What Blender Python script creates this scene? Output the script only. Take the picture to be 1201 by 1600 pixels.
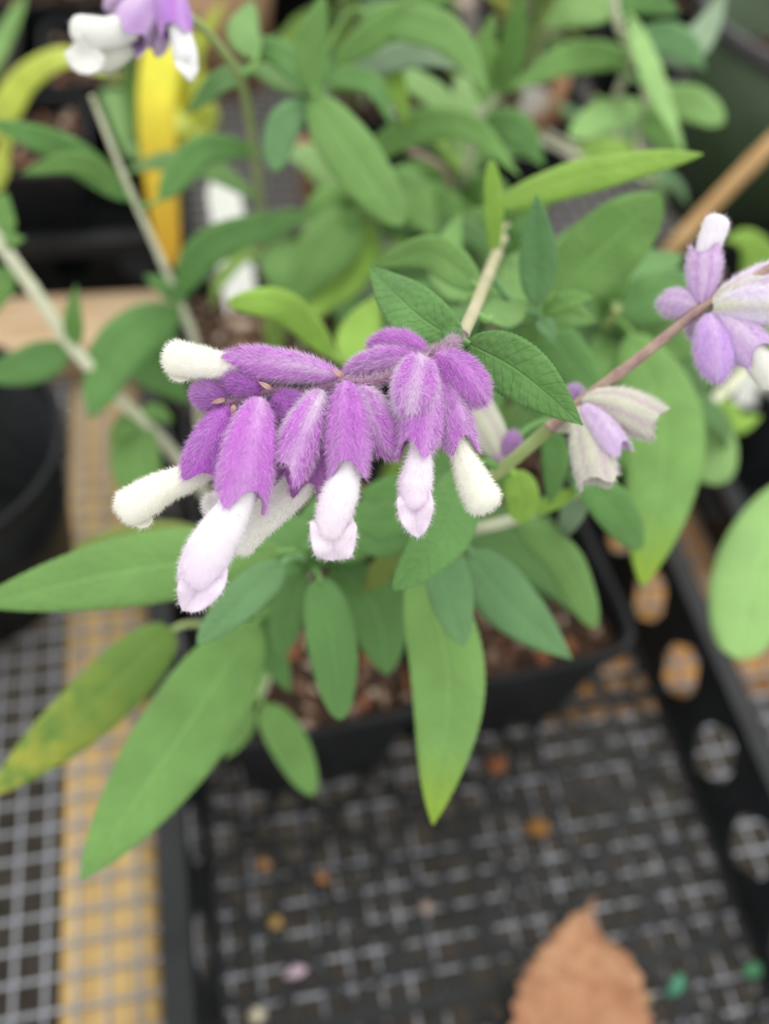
import bpy, math, random
import numpy as np
from mathutils import Vector, Matrix

# ------------------------------------------------------------------ reset
for o in list(bpy.data.objects):
    bpy.data.objects.remove(o, do_unlink=True)
SC = bpy.context.scene
COL = SC.collection
rng = np.random.default_rng(7)
random.seed(7)

# ------------------------------------------------------------------ camera
FPX = 1400.0                      # focal length in pixels of the 1201x1600 frame
BZ = 0.80                         # height of the bench mesh above the ground
AX = np.array([0.97874677, -0.18411777, 0.09030729])
AY = np.array([0.09618796, 0.80108702, 0.59076854])
AD = np.array([0.18111499, 0.56952633, -0.80177124])
CP = np.array([0.1158052, -0.1468859, 0.43172099 + BZ])
cam = bpy.data.cameras.new('camera')
camo = bpy.data.objects.new('camera', cam)
COL.objects.link(camo)
SC.camera = camo
cam.sensor_fit = 'HORIZONTAL'
cam.sensor_width = 24.0
cam.lens = 24.0 * FPX / 1201.0
cam.clip_start = 0.005
cam.clip_end = 50
camo.matrix_world = Matrix(((AX[0], AY[0], -AD[0], CP[0]), (AX[1], AY[1], -AD[1], CP[1]),
                            (AX[2], AY[2], -AD[2], CP[2]), (0, 0, 0, 1)))
FOCUS = 0.140
cam.dof.use_dof = True
cam.dof.focus_distance = FOCUS
cam.dof.aperture_fstop = cam.lens / 3.8     # about a 3.8 mm wide phone lens opening

# ------------------------------------------------------------------ light: bright overcast through greenhouse film
world = bpy.data.worlds.new('overcast')
SC.world = world
world.use_nodes = True
bg = world.node_tree.nodes['Background']
bg.inputs[0].default_value = (1.0, 1.0, 0.985, 1)
bg.inputs[1].default_value = 1.0
sun = bpy.data.lights.new('soft_sun', 'SUN')
sun.energy = 1.5
sun.angle = math.radians(50)
sun.color = (1.0, 0.98, 0.93)
suno = bpy.data.objects.new('soft_sun', sun)
COL.objects.link(suno)
suno.rotation_euler = (math.radians(-22), math.radians(14), 0)
SC.view_settings.view_transform = 'Standard'
SC.view_settings.look = 'None'
SC.view_settings.gamma = 1.0
SC.view_settings.use_curve_mapping = False
SC.view_settings.exposure = 0.38

# ------------------------------------------------------------------ helpers
def V(a):
    return np.array(a, float)

def nrmz(v):
    return v / (np.linalg.norm(v, axis=-1, keepdims=True) + 1e-12)

def ray(px, py):
    return AD + AX * (px - 600.5) / FPX - AY * (py - 800.0) / FPX

def P(px, py, z):                 # pixel + depth along the optical axis -> world point
    return CP + ray(px, py) * z

def G(px, py, h):                 # pixel -> point on the horizontal plane h above the bench mesh
    r = ray(px, py)
    return CP + r * ((h + BZ - CP[2]) / r[2])

def W(x, y, h):                   # world point given relative to the bench mesh
    return V((x, y, h + BZ))

def pt(p):
    return p if isinstance(p, np.ndarray) else P(p[0], p[1], p[2])

def spline(pts, n):
    pts = [V(p) for p in pts]
    if len(pts) == 2:
        t = np.linspace(0, 1, n)[:, None]
        return pts[0] * (1 - t) + pts[1] * t
    q = np.array([2 * pts[0] - pts[1]] + pts + [2 * pts[-1] - pts[-2]])
    d = np.array([np.linalg.norm(q[i + 1] - q[i]) for i in range(1, len(q) - 2)])
    cum = np.concatenate([[0], np.cumsum(d)])
    out = []
    for s in np.linspace(0, cum[-1], n):
        i = min(int(np.searchsorted(cum, s, side='right') - 1), len(d) - 1)
        t = (s - cum[i]) / d[i]
        a, b, c, e = q[i], q[i + 1], q[i + 2], q[i + 3]
        out.append(0.5 * ((2 * b) + (-a + c) * t + (2 * a - 5 * b + 4 * c - e) * t * t + (-a + 3 * b - 3 * c + e) * t ** 3))
    return np.array(out)

def interp(vals, n):
    return np.interp(np.linspace(0, 1, n), np.linspace(0, 1, len(vals)), vals)

def mesh(name, v, f, col=None, uv=None, smooth=True):
    me = bpy.data.meshes.new(name)
    me.from_pydata([tuple(x) for x in v], [], f)
    if smooth:
        me.polygons.foreach_set('use_smooth', [True] * len(me.polygons))
    if col is not None:
        at = me.color_attributes.new('Col', 'FLOAT_COLOR', 'POINT')
        c = np.ones((len(v), 4)); c[:, :3] = col
        at.data.foreach_set('color', c.ravel())
    if uv is not None:
        ul = me.uv_layers.new(name='UVMap')
        li = np.zeros(len(me.loops), int)
        me.loops.foreach_get('vertex_index', li)
        ul.data.foreach_set('uv', np.asarray(uv)[li].ravel())
    me.update()
    return me

def obj(name, me, mat=None, parent=None):
    o = bpy.data.objects.new(name, me)
    COL.objects.link(o)
    if mat is not None and me is not None and not me.materials:
        me.materials.append(mat)
    if parent is not None:
        o.parent = parent
        o.matrix_parent_inverse = parent_inv(parent)
    return o

def parent_inv(p):
    m = Matrix.LocRotScale(p.location, p.rotation_euler, p.scale)
    if p.parent is not None:
        m = parent_mat(p.parent) @ p.matrix_parent_inverse @ m
    return m.inverted()

def parent_mat(p):
    return parent_inv(p).inverted()

def empty(name, loc, label, cat, group=None):
    o = bpy.data.objects.new(name, None)
    COL.objects.link(o)
    o.location = tuple(loc)
    o.empty_display_size = 0.01
    return tag(o, label, cat, group)

def tag(o, label, cat, group=None):
    o['label'] = label
    o['category'] = cat
    if group:
        o['group'] = group
    return o

# ------------------------------------------------------------------ materials
def newmat(name):
    m = bpy.data.materials.new(name)
    m.use_nodes = True
    nt = m.node_tree
    return m, nt, nt.nodes['Principled BSDF'], nt.nodes['Material Output']

def link(nt, a, b):
    nt.links.new(a, b)

def node(nt, t, **kw):
    n = nt.nodes.new(t)
    for k, v in kw.items():
        setattr(n, k, v)
    return n

def math_n(nt, op, a, b=None, clamp=False):
    n = node(nt, 'ShaderNodeMath', operation=op, use_clamp=clamp)
    for i, x in enumerate((a, b)):
        if x is None:
            continue
        if isinstance(x, (int, float)):
            n.inputs[i].default_value = x
        else:
            link(nt, x, n.inputs[i])
    return n.outputs[0]

def mixc(nt, fac, a, b):
    n = node(nt, 'ShaderNodeMix', data_type='RGBA')
    for i, x in ((0, fac), (6, a), (7, b)):
        if isinstance(x, (int, float)):
            n.inputs[i].default_value = x
        elif isinstance(x, tuple):
            n.inputs[i].default_value = (*x, 1)
        else:
            link(nt, x, n.inputs[i])
    return n.outputs[2]

def noise(nt, scale, detail=3, vec=None):
    n = node(nt, 'ShaderNodeTexNoise')
    n.inputs['Scale'].default_value = scale
    n.inputs['Detail'].default_value = detail
    if vec is not None:
        link(nt, vec, n.inputs['Vector'])
    return n.outputs['Fac']

def ramp(nt, fac, lo, hi):
    n = node(nt, 'ShaderNodeMapRange')
    link(nt, fac, n.inputs[0])
    n.inputs[1].default_value = lo
    n.inputs[2].default_value = hi
    return n.outputs[0]

def srgb(r, g, b):
    f = lambda c: (c / 255 / 12.92) if c <= 10 else ((c / 255 + 0.055) / 1.055) ** 2.4
    return (f(r), f(g), f(b))

def leaf_mat(name, col, edge=None, tip=None, vein=1.5, transl=0.3, bump=0.6):
    """leaf with pale midrib, side veins, puckered fuzzy skin; UV: x -1..1 across (stored 0..1), y along"""
    m, nt, bs, out = newmat(name)
    uvn = node(nt, 'ShaderNodeUVMap')
    sep = node(nt, 'ShaderNodeSeparateXYZ')
    link(nt, uvn.outputs[0], sep.inputs[0])
    u = math_n(nt, 'ABSOLUTE', math_n(nt, 'SUBTRACT', math_n(nt, 'MULTIPLY', sep.outputs[0], 2.0), 1.0))
    v = sep.outputs[1]
    geo = node(nt, 'ShaderNodeNewGeometry')
    oi = node(nt, 'ShaderNodeObjectInfo')
    tc = node(nt, 'ShaderNodeTexCoord')
    mid = math_n(nt, 'SUBTRACT', 1.0, math_n(nt, 'MULTIPLY', u, 14.0), clamp=True)
    sv = math_n(nt, 'SUBTRACT', math_n(nt, 'MULTIPLY', v, 13.0), math_n(nt, 'MULTIPLY', u, 1.6))
    sv = math_n(nt, 'ADD', sv, math_n(nt, 'MULTIPLY', noise(nt, 300, 2, tc.outputs['Object']), 1.1))
    sv = math_n(nt, 'ABSOLUTE', math_n(nt, 'SUBTRACT', math_n(nt, 'FRACT', sv), 0.5))
    sv = math_n(nt, 'SUBTRACT', 1.0, math_n(nt, 'MULTIPLY', sv, 7.0), clamp=True)
    n1 = ramp(nt, noise(nt, 90, 3, tc.outputs['Object']), 0.3, 0.7)
    n2 = noise(nt, 1500, 2, tc.outputs['Object'])
    base = mixc(nt, n1, tuple(c * 0.85 for c in col), tuple(min(1, c * 1.15) for c in col))
    dark = tuple(c * 0.72 for c in col)
    base = mixc(nt, math_n(nt, 'MULTIPLY', oi.outputs['Random'], 0.55), base, dark)
    if edge:
        ef = math_n(nt, 'MULTIPLY', ramp(nt, v, 0.25, 0.95), ramp(nt, noise(nt, 160, 4, tc.outputs['Object']), 0.35, 0.6))
        base = mixc(nt, ef, base, edge)
    if tip:
        base = mixc(nt, ramp(nt, v, 0.72, 1.0), base, tip)
    light = tuple(min(1, c * vein + 0.03) for c in col)
    base = mixc(nt, math_n(nt, 'MULTIPLY', mid, 0.6), base, light)
    base = mixc(nt, math_n(nt, 'MULTIPLY', sv, 0.10), base, dark)
    base = mixc(nt, math_n(nt, 'MULTIPLY', n2, 0.18), base, light)
    under = tuple(min(1, c * 1.1 + 0.06) for c in col)
    final = mixc(nt, math_n(nt, 'MULTIPLY', geo.outputs['Backfacing'], 0.0), base, under)
    link(nt, final, bs.inputs['Base Color'])
    bs.inputs['Roughness'].default_value = 0.62
    bs.inputs['Specular IOR Level'].default_value = 0.35
    bs.inputs['Sheen Weight'].default_value = 0.12
    bs.inputs['Sheen Roughness'].default_value = 0.5
    vor = node(nt, 'ShaderNodeTexVoronoi')
    vor.inputs['Scale'].default_value = 700
    link(nt, tc.outputs['Object'], vor.inputs['Vector'])
    h = math_n(nt, 'SUBTRACT', math_n(nt, 'MULTIPLY', vor.outputs['Distance'], -1.0), math_n(nt, 'MULTIPLY', sv, 0.35))
    h = math_n(nt, 'SUBTRACT', h, math_n(nt, 'MULTIPLY', mid, 1.0))
    bp = node(nt, 'ShaderNodeBump')
    bp.inputs['Strength'].default_value = bump
    bp.inputs['Distance'].default_value = 0.0005
    link(nt, h, bp.inputs['Height'])
    link(nt, bp.outputs[0], bs.inputs['Normal'])
    tr = node(nt, 'ShaderNodeBsdfTranslucent')
    link(nt, final, tr.inputs[0])
    mx = node(nt, 'ShaderNodeMixShader')
    mx.inputs[0].default_value = transl
    link(nt, bs.outputs[0], mx.inputs[1])
    link(nt, tr.outputs[0], mx.inputs[2])
    link(nt, mx.outputs[0], out.inputs[0])
    return m

def plain_mat(name, c1, c2, scale, rough=0.7, bump=0.0, spec=0.4, metal=0.0, bscale=None, stretch=None):
    m, nt, bs, out = newmat(name)
    tc = node(nt, 'ShaderNodeTexCoord')
    vec = tc.outputs['Object']
    if stretch:
        mp = node(nt, 'ShaderNodeMapping')
        mp.inputs['Scale'].default_value = stretch
        link(nt, vec, mp.inputs[0])
        vec = mp.outputs[0]
    f = ramp(nt, noise(nt, scale, 4, vec), 0.3, 0.7)
    link(nt, mixc(nt, f, c1, c2), bs.inputs['Base Color'])
    bs.inputs['Roughness'].default_value = rough
    bs.inputs['Specular IOR Level'].default_value = spec
    bs.inputs['Metallic'].default_value = metal
    if bump:
        bp = node(nt, 'ShaderNodeBump')
        bp.inputs['Strength'].default_value = bump
        bp.inputs['Distance'].default_value = 0.001
        link(nt, noise(nt, bscale or scale * 3, 4, vec), bp.inputs['Height'])
        link(nt, bp.outputs[0], bs.inputs['Normal'])
    return m

def vcol_mat(name, rough=0.6, transl=0.25, sheen=0.3, spec=0.25):
    m, nt, bs, out = newmat(name)
    at = node(nt, 'ShaderNodeAttribute', attribute_name='Col')
    link(nt, at.outputs['Color'], bs.inputs['Base Color'])
    bs.inputs['Roughness'].default_value = rough
    bs.inputs['Specular IOR Level'].default_value = spec
    bs.inputs['Sheen Weight'].default_value = sheen
    if transl:
        tr = node(nt, 'ShaderNodeBsdfTranslucent')
        link(nt, at.outputs['Color'], tr.inputs[0])
        mx = node(nt, 'ShaderNodeMixShader')
        mx.inputs[0].default_value = transl
        link(nt, bs.outputs[0], mx.inputs[1])
        link(nt, tr.outputs[0], mx.inputs[2])
        link(nt, mx.outputs[0], out.inputs[0])
    return m

M = {}
M['g'] = leaf_mat('leaf_green', srgb(119, 163, 86))
M['d'] = leaf_mat('leaf_deep_green', srgb(103, 150, 80))
M['b'] = leaf_mat('leaf_blue_green', srgb(112, 157, 102), vein=1.35)
M['l'] = leaf_mat('leaf_lime', srgb(150, 190, 80))
M['p'] = leaf_mat('leaf_pale_green', srgb(158, 200, 122), vein=1.25)
M['lt'] = leaf_mat('leaf_green_lime_tip', srgb(128, 172, 92), tip=srgb(150, 178, 40), vein=1.3)
M['ol'] = leaf_mat('leaf_olive', srgb(132, 150, 70))
M['yl'] = leaf_mat('leaf_yellowing', srgb(112, 148, 62), edge=srgb(184, 180, 66))
M['yg'] = leaf_mat('leaf_yellow_green', srgb(206, 220, 96))
M['yy'] = leaf_mat('leaf_yellow', srgb(236, 230, 66), tip=srgb(224, 160, 46))
M['gr'] = leaf_mat('leaf_grey_green', srgb(146, 172, 138), vein=1.2)
M['br'] = leaf_mat('leaf_dry_brown', srgb(162, 112, 80), edge=srgb(196, 152, 116), vein=1.25, transl=0.1, bump=0.6)
M['stem'] = plain_mat('stem_pale', srgb(196, 198, 166), srgb(214, 216, 192), 120, 0.7, 0.3)
M['stem_m'] = plain_mat('stem_beige', srgb(160, 156, 122), srgb(182, 178, 146), 120, 0.7, 0.3)
M['stem_g'] = plain_mat('stem_green', srgb(140, 160, 96), srgb(164, 178, 122), 120, 0.7, 0.3)
M['stem_p'] = plain_mat('stem_purple_brown', srgb(142, 112, 112), srgb(172, 150, 130), 400, 0.7, 0.3)
M['rachis'] = vcol_mat('rachis_fuzzy', 0.7, 0.0)
M['calyx'] = vcol_mat('calyx_velvet', 0.7, 0.15, 0.25)
M['corolla'] = vcol_mat('corolla_velvet', 0.6, 0.25, 0.2)
M['black'] = plain_mat('black_plastic', (0.009, 0.010, 0.011), (0.018, 0.019, 0.021), 60, 0.45, 0.1, 0.14)
M['tray'] = plain_mat('black_tray_plastic', (0.008, 0.009, 0.010), (0.016, 0.018, 0.020), 60, 0.5, 0.1, 0.25)
M['olive'] = plain_mat('olive_plastic', srgb(58, 76, 50), srgb(70, 88, 62), 40, 0.5, 0.1)
M['greyrim'] = plain_mat('grey_plastic', srgb(78, 76, 80), srgb(92, 90, 92), 40, 0.5, 0.1)
M['peach'] = plain_mat('peach_plastic', srgb(214, 170, 130), srgb(224, 184, 146), 30, 0.6, 0.1)
M['wire'] = plain_mat('galvanised_wire', srgb(150, 153, 162), srgb(172, 175, 184), 60, 0.5, 0.2, 0.5, 0.35)
M['wood'] = plain_mat('bench_wood', srgb(176, 146, 96), srgb(206, 176, 122), 26, 0.75, 0.5, 0.2, stretch=(6, 0.7, 6))
M['woodx'] = plain_mat('bench_wood_cross', srgb(178, 128, 74), srgb(216, 166, 100), 26, 0.75, 0.5, 0.2, stretch=(0.7, 6, 6))
M['woodg'] = plain_mat('weathered_wood', srgb(176, 148, 116), srgb(214, 188, 156), 26, 0.8, 0.5, 0.2, stretch=(0.7, 6, 6))
M['bamboo'] = plain_mat('cane', srgb(192, 150, 98), srgb(214, 176, 124), 60, 0.6, 0.2)
M['brownstake'] = plain_mat('brown_stake', srgb(142, 104, 76), srgb(166, 124, 92), 60, 0.7, 0.2)
M['tag'] = plain_mat('white_plastic', srgb(232, 234, 228), srgb(242, 243, 238), 20, 0.4, 0.0)
M['soil'] = plain_mat('soil', srgb(44, 34, 28), srgb(82, 64, 52), 220, 0.95, 1.0, 0.1)
M['chips'] = vcol_mat('bark_and_perlite', 0.9, 0.0, 0.0)
M['gravel'] = plain_mat('gravel', srgb(44, 41, 36), srgb(74, 69, 62), 30, 0.95, 1.0, 0.1, bscale=60)
M['bract'] = leaf_mat('bract_dry', srgb(214, 176, 158), vein=1.1, transl=.2)
M['bit'] = vcol_mat('plant_debris', 0.8, 0.1, 0.0)

# ------------------------------------------------------------------ basic shapes
def box_mesh(name, x0, x1, y0, y1, z0, z1, bevel=0.0):
    v = [(x, y, z) for x in (x0, x1) for y in (y0, y1) for z in (z0, z1)]
    f = [(0, 1, 3, 2), (4, 6, 7, 5), (0, 4, 5, 1), (2, 3, 7, 6), (0, 2, 6, 4), (1, 5, 7, 3)]
    me = mesh(name, v, f, smooth=False)
    if bevel:
        import bmesh
        bm = bmesh.new(); bm.from_mesh(me)
        bmesh.ops.bevel(bm, geom=list(bm.edges), offset=bevel, segments=2, affect='EDGES')
        bm.to_mesh(me); bm.free()
    return me

def frames(c):
    """tangent, side, normal along a polyline by parallel transport"""
    t = np.gradient(c, axis=0)
    t = nrmz(t)
    ref = V((0, 0, 1.0)) if abs(t[0][2]) < 0.8 else V((1.0, 0, 0))
    n = nrmz(ref - t[0] * ref.dot(t[0]))
    N = [n]
    for i in range(1, len(c)):
        n = n - t[i] * n.dot(t[i])
        n = n / (np.linalg.norm(n) + 1e-12)
        N.append(n)
    N = np.array(N)
    return t, np.cross(t, N), N

def tube(c, r, seg=10, cap=True):
    t, s, n = frames(c)
    ph = np.linspace(0, 2 * math.pi, seg, endpoint=False)
    v = [c[i] + r[i] * (math.cos(a) * s[i] + math.sin(a) * n[i]) for i in range(len(c)) for a in ph]
    f = []
    for i in range(len(c) - 1):
        for j in range(seg):
            k = (j + 1) % seg
            f.append((i * seg + j, (i + 1) * seg + j, (i + 1) * seg + k, i * seg + k))
    if cap:
        f.append(tuple(range(seg))[::-1])
        f.append(tuple((len(c) - 1) * seg + j for j in range(seg)))
    return np.array(v), f

def leaf_geo(c, view, hw, fold=0.25, curl=0.25, nx=8, a=0.6, b=0.95, serr=0.0, wave=0.0, roll=0.0, thick=0.0003, phase=0.0):
    """leaf blade around centre line c; view: vectors the upper face turns to"""
    n = len(c)
    t = nrmz(np.gradient(c, axis=0))
    s = nrmz(np.cross(t, view))
    nm = nrmz(np.cross(s, t))
    if roll:
        cr, sr = math.cos(roll), math.sin(roll)
        s, nm = s * cr + nm * sr, nm * cr - s * sr
        hw = hw / max(0.45, cr)
    tt = np.linspace(0, 1, n)
    prof = np.power(np.maximum(tt, 1e-4), a) * np.power(np.maximum(1 - tt, 1e-4), b)
    pk = a / (a + b)
    prof = prof / (pk ** a * (1 - pk) ** b)
    prof = np.maximum(prof, 0.035)
    if serr:
        prof = prof * (1 + serr * (np.arange(n) % 2 * 2 - 1))
    us = np.linspace(-1, 1, nx + 1)
    v, uv = [], []
    for side in (0, 1):
        for i in range(n):
            w = hw * prof[i]
            for u in us:
                h = fold * abs(u) * w - curl * u * u * w + wave * hw * math.sin(tt[i] * 17 + (2 if u > 0 else 0) + phase) * abs(u) ** 1.5
                p = c[i] + s[i] * u * w + nm[i] * (h - side * thick)
                v.append(p)
                uv.append(((u + 1) / 2, tt[i]))
    f = []
    m = nx + 1
    o = n * m
    for i in range(n - 1):
        for j in range(nx):
            q = (i * m + j, i * m + j + 1, (i + 1) * m + j + 1, (i + 1) * m + j)
            f.append(q)
            f.append(tuple(o + k for k in q[::-1]))
    for i in range(n - 1):
        f.append((i * m, (i + 1) * m, o + (i + 1) * m, o + i * m))
        k = nx
        f.append((i * m + k, o + i * m + k, o + (i + 1) * m + k, (i + 1) * m + k))
    return np.array(v), f, np.array(uv)

# ------------------------------------------------------------------ plants
class Plant:
    def __init__(self, name, label, cat, loc, group=None):
        self.e = empty(name, loc, label, cat, group)
        self.sp = []              # stem sample points, with radius
        self.z0 = loc[2]

    def stem(self, pts, r0, r1, mat='stem', n=None, seg=10):
        c = spline([pt(p) for p in pts], n or (8 * len(pts)))
        r = np.linspace(r0, r1, len(c))
        nodes = 1 + 0.12 * np.maximum(0, np.cos(np.linspace(0, 2 * math.pi * max(2, len(pts)), len(c)))) ** 6
        v, f = tube(c, r * nodes, seg)
        o = obj('stem', mesh('stem', v, f), M[mat], self.e)
        for i in range(len(c) - 1):
            for k in range(4):
                self.sp.append(c[i] + (c[i + 1] - c[i]) * k / 4)
        return o

    def leaf(self, pts, w, mat='g', fold=0.22, curl=0.25, roll=0.0, n=26, nx=8, a=0.6, b=0.95, serr=0.0, wave=0.04, petiole=True, up=0.35):
        p3 = [pt(p) for p in pts]
        c = spline(p3, n)
        zmid = float(((c - CP) @ AD).mean())
        hw = 0.5 * w * zmid / FPX
        view = nrmz(nrmz(CP - c) + up * V((0, 0, 1.0)))
        v, f, uv = leaf_geo(c, view, hw, fold, curl, nx, a, b, serr, wave, math.radians(roll), phase=random.uniform(0, 6))
        if petiole and self.sp:
            sp = np.array(self.sp)
            q = sp[np.argmin(((sp - c[0]) ** 2).sum(1))]
            d = np.linalg.norm(q - c[0])
            if d > 0.0006:
                t0 = nrmz(c[1] - c[0])
                mid = c[0] - t0 * d * 0.45
                pc = spline([q, 0.5 * (q + mid), c[0] - t0 * d * 0.12, c[2]], 10)
                pv, pf = tube(pc, np.linspace(0.0008, 0.0006, 10), 6)
                k = len(v)
                v = np.concatenate([v, pv])
                uv = np.concatenate([uv, np.tile([[0.5, 0.02]], (len(pv), 1))])
                f = f + [tuple(i + k for i in q_) for q_ in pf]
        return obj('leaf', mesh('leaf', v, f, uv=uv), M[mat], self.e)

def hairs(v, f, cols, axis, count, length, width, lift=0.75, along=0.75, jit=0.35, whiten=0.35, skip=None):
    """thin triangular hairs over the quads f of the vertices v"""
    f = np.array([q for q in f if len(q) == 4])
    a, b, c, d = (v[f[:, k]] for k in range(4))
    nr = np.cross(c - a, d - b)
    area = np.linalg.norm(nr, axis=1)
    idx = rng.choice(len(f), count, p=area / area.sum())
    s, t = rng.random((2, count, 1))
    A, B, C_, D_ = a[idx], b[idx], c[idx], d[idx]
    p = (A * (1 - s) + B * s) * (1 - t) + (D_ * (1 - s) + C_ * s) * t
    n = nrmz(nr[idx])
    ax = axis[f[idx, 0]]
    dr = nrmz(n * lift + ax * along + rng.normal(0, jit, (count, 3)))
    L = length * rng.uniform(0.55, 1.15, (count, 1))
    side = nrmz(np.cross(dr, rng.normal(0, 1, (count, 3)))) * width * 0.5
    tip = p + dr * L + ax * L * 0.15
    hv = np.stack([p - side, p + side, tip], 1).reshape(-1, 3)
    base = cols[f[idx, 0]]
    wh = (rng.random((count, 1)) * whiten)
    hc = base * (1 - wh) + V((0.88, 0.80, 0.89)) * wh
    tipc = hc * 0.6 + V((0.86, 0.78, 0.88)) * 0.4 * (0.5 + whiten)
    tipc = np.minimum(tipc, 1)
    hcol = np.stack([hc, hc, tipc], 1).reshape(-1, 3)
    k = len(v)
    hf = [(k + 3 * i, k + 3 * i + 1, k + 3 * i + 2) for i in range(count)]
    return hv, hf, hcol

PURP = V(srgb(198, 112, 210))
DEEP = V(srgb(176, 76, 188))
LIL = V(srgb(220, 202, 224))
FADE = V(srgb(206, 208, 186))

def calyx(pl, base, end, w, pale=0.3, bend=0.12, bud=False, nh=5200, hl=0.0013, tint=None, faded=False, toward=0.0):
    """velvety two-lipped calyx from base to end; w in pixels"""
    b, e = pt(base), pt(end)
    zb = float((b - CP) @ AD)
    L = np.linalg.norm(e - b)
    sag = V((0, 0, 1.0)) * L * bend + nrmz(CP - b) * L * toward
    c = spline([b, (b * 0.55 + e * 0.45) + sag, e], 18)
    tt = np.linspace(0, 1, 18)
    R = 0.5 * w * zb / FPX
    if bud:
        prof = np.interp(tt, [0, .07, .2, .45, .7, .88, .96, 1], [.22, .5, .78, 1, .96, .66, .36, .08])
    else:
        prof = np.interp(tt, [0, .06, .2, .5, .78, 1], [.22, .42, .66, .92, 1.0, .90])
    seg = 28
    t, s, n = frames(c)
    # turn the frame so the flat of the calyx faces the camera
    vw = nrmz(CP - c)
    s = nrmz(np.cross(t, vw)); n = nrmz(np.cross(s, t))
    ph = np.linspace(0, 2 * math.pi, seg, endpoint=False)
    v, cols, ax = [], [], []
    tc = V(tint) if tint is not None else PURP
    lobes = 0.20 * (0.5 + 0.5 * np.cos(3 * ph + random.uniform(0, 6))) ** 1.6 - 0.05
    if bud:
        lobes = lobes * 0.3
    if faded:
        lobes = lobes * 0.55
    seed = random.uniform(0, 10)
    for i in range(18):
        for j, a in enumerate(ph):
            rib = 1 + 0.05 * math.cos(7 * a + seed)
            r = R * prof[i] * rib
            ext = lobes[j] * L * max(0, (tt[i] - 0.75) / 0.25) ** 1.5
            p = c[i] + r * (math.cos(a) * s[i] + 0.82 * math.sin(a) * n[i]) + t[i] * ext
            v.append(p)
            ax.append(t[i])
            k = pale * (0.55 + 0.45 * math.sin(4 * a + seed + 1.5 * tt[i])) + 0.35 * pale * (math.sin(seed * 3 + tt[i] * 5) - 0.2)
            k = min(1, max(0, 1.3 * k * (1.15 - 0.6 * tt[i])))
            colr = tc * (1 - k) + (FADE if faded else LIL) * k
            dk = 0.30 * max(0, math.cos(7 * a + seed + math.pi)) ** 6
            cols.append(colr * (1 - dk) + DEEP * dk)
    v, cols, ax = np.array(v), np.array(cols), np.array(ax)
    f = []
    for i in range(17):
        for j in range(seg):
            k = (j + 1) % seg
            f.append((i * seg + j, (i + 1) * seg + j, (i + 1) * seg + k, i * seg + k))
    caps = [tuple(range(seg))[::-1]]
    if bud:
        caps.append(tuple(17 * seg + j for j in range(seg)))
    else:                          # inner face of the mouth
        k0 = len(v)
        inner = []
        for i in (17, 15, 12):
            for j in range(seg):
                inner.append(c[i] + (v[i * seg + j] - c[i]) * 0.88)
        v = np.concatenate([v, inner])
        cols = np.concatenate([cols, np.tile(tc * 0.8, (3 * seg, 1))])
        ax = np.concatenate([ax, np.tile(t[-1], (3 * seg, 1))])
        for j in range(seg):
            k = (j + 1) % seg
            caps.append((17 * seg + j, 17 * seg + k, k0 + k, k0 + j))
            for q in range(2):
                caps.append((k0 + q * seg + j, k0 + q * seg + k, k0 + (q + 1) * seg + k, k0 + (q + 1) * seg + j))
    if nh:
        hv, hf, hc = hairs(v, f, cols, ax, nh, hl, 0.00007, whiten=0.22 + 0.5 * pale)
        v = np.concatenate([v, hv]); cols = np.concatenate([cols, hc]); f = f + caps + hf
    else:
        f = f + caps
    return obj('calyx', mesh('calyx', v, f, col=cols), M['calyx'], pl.e)

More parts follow.
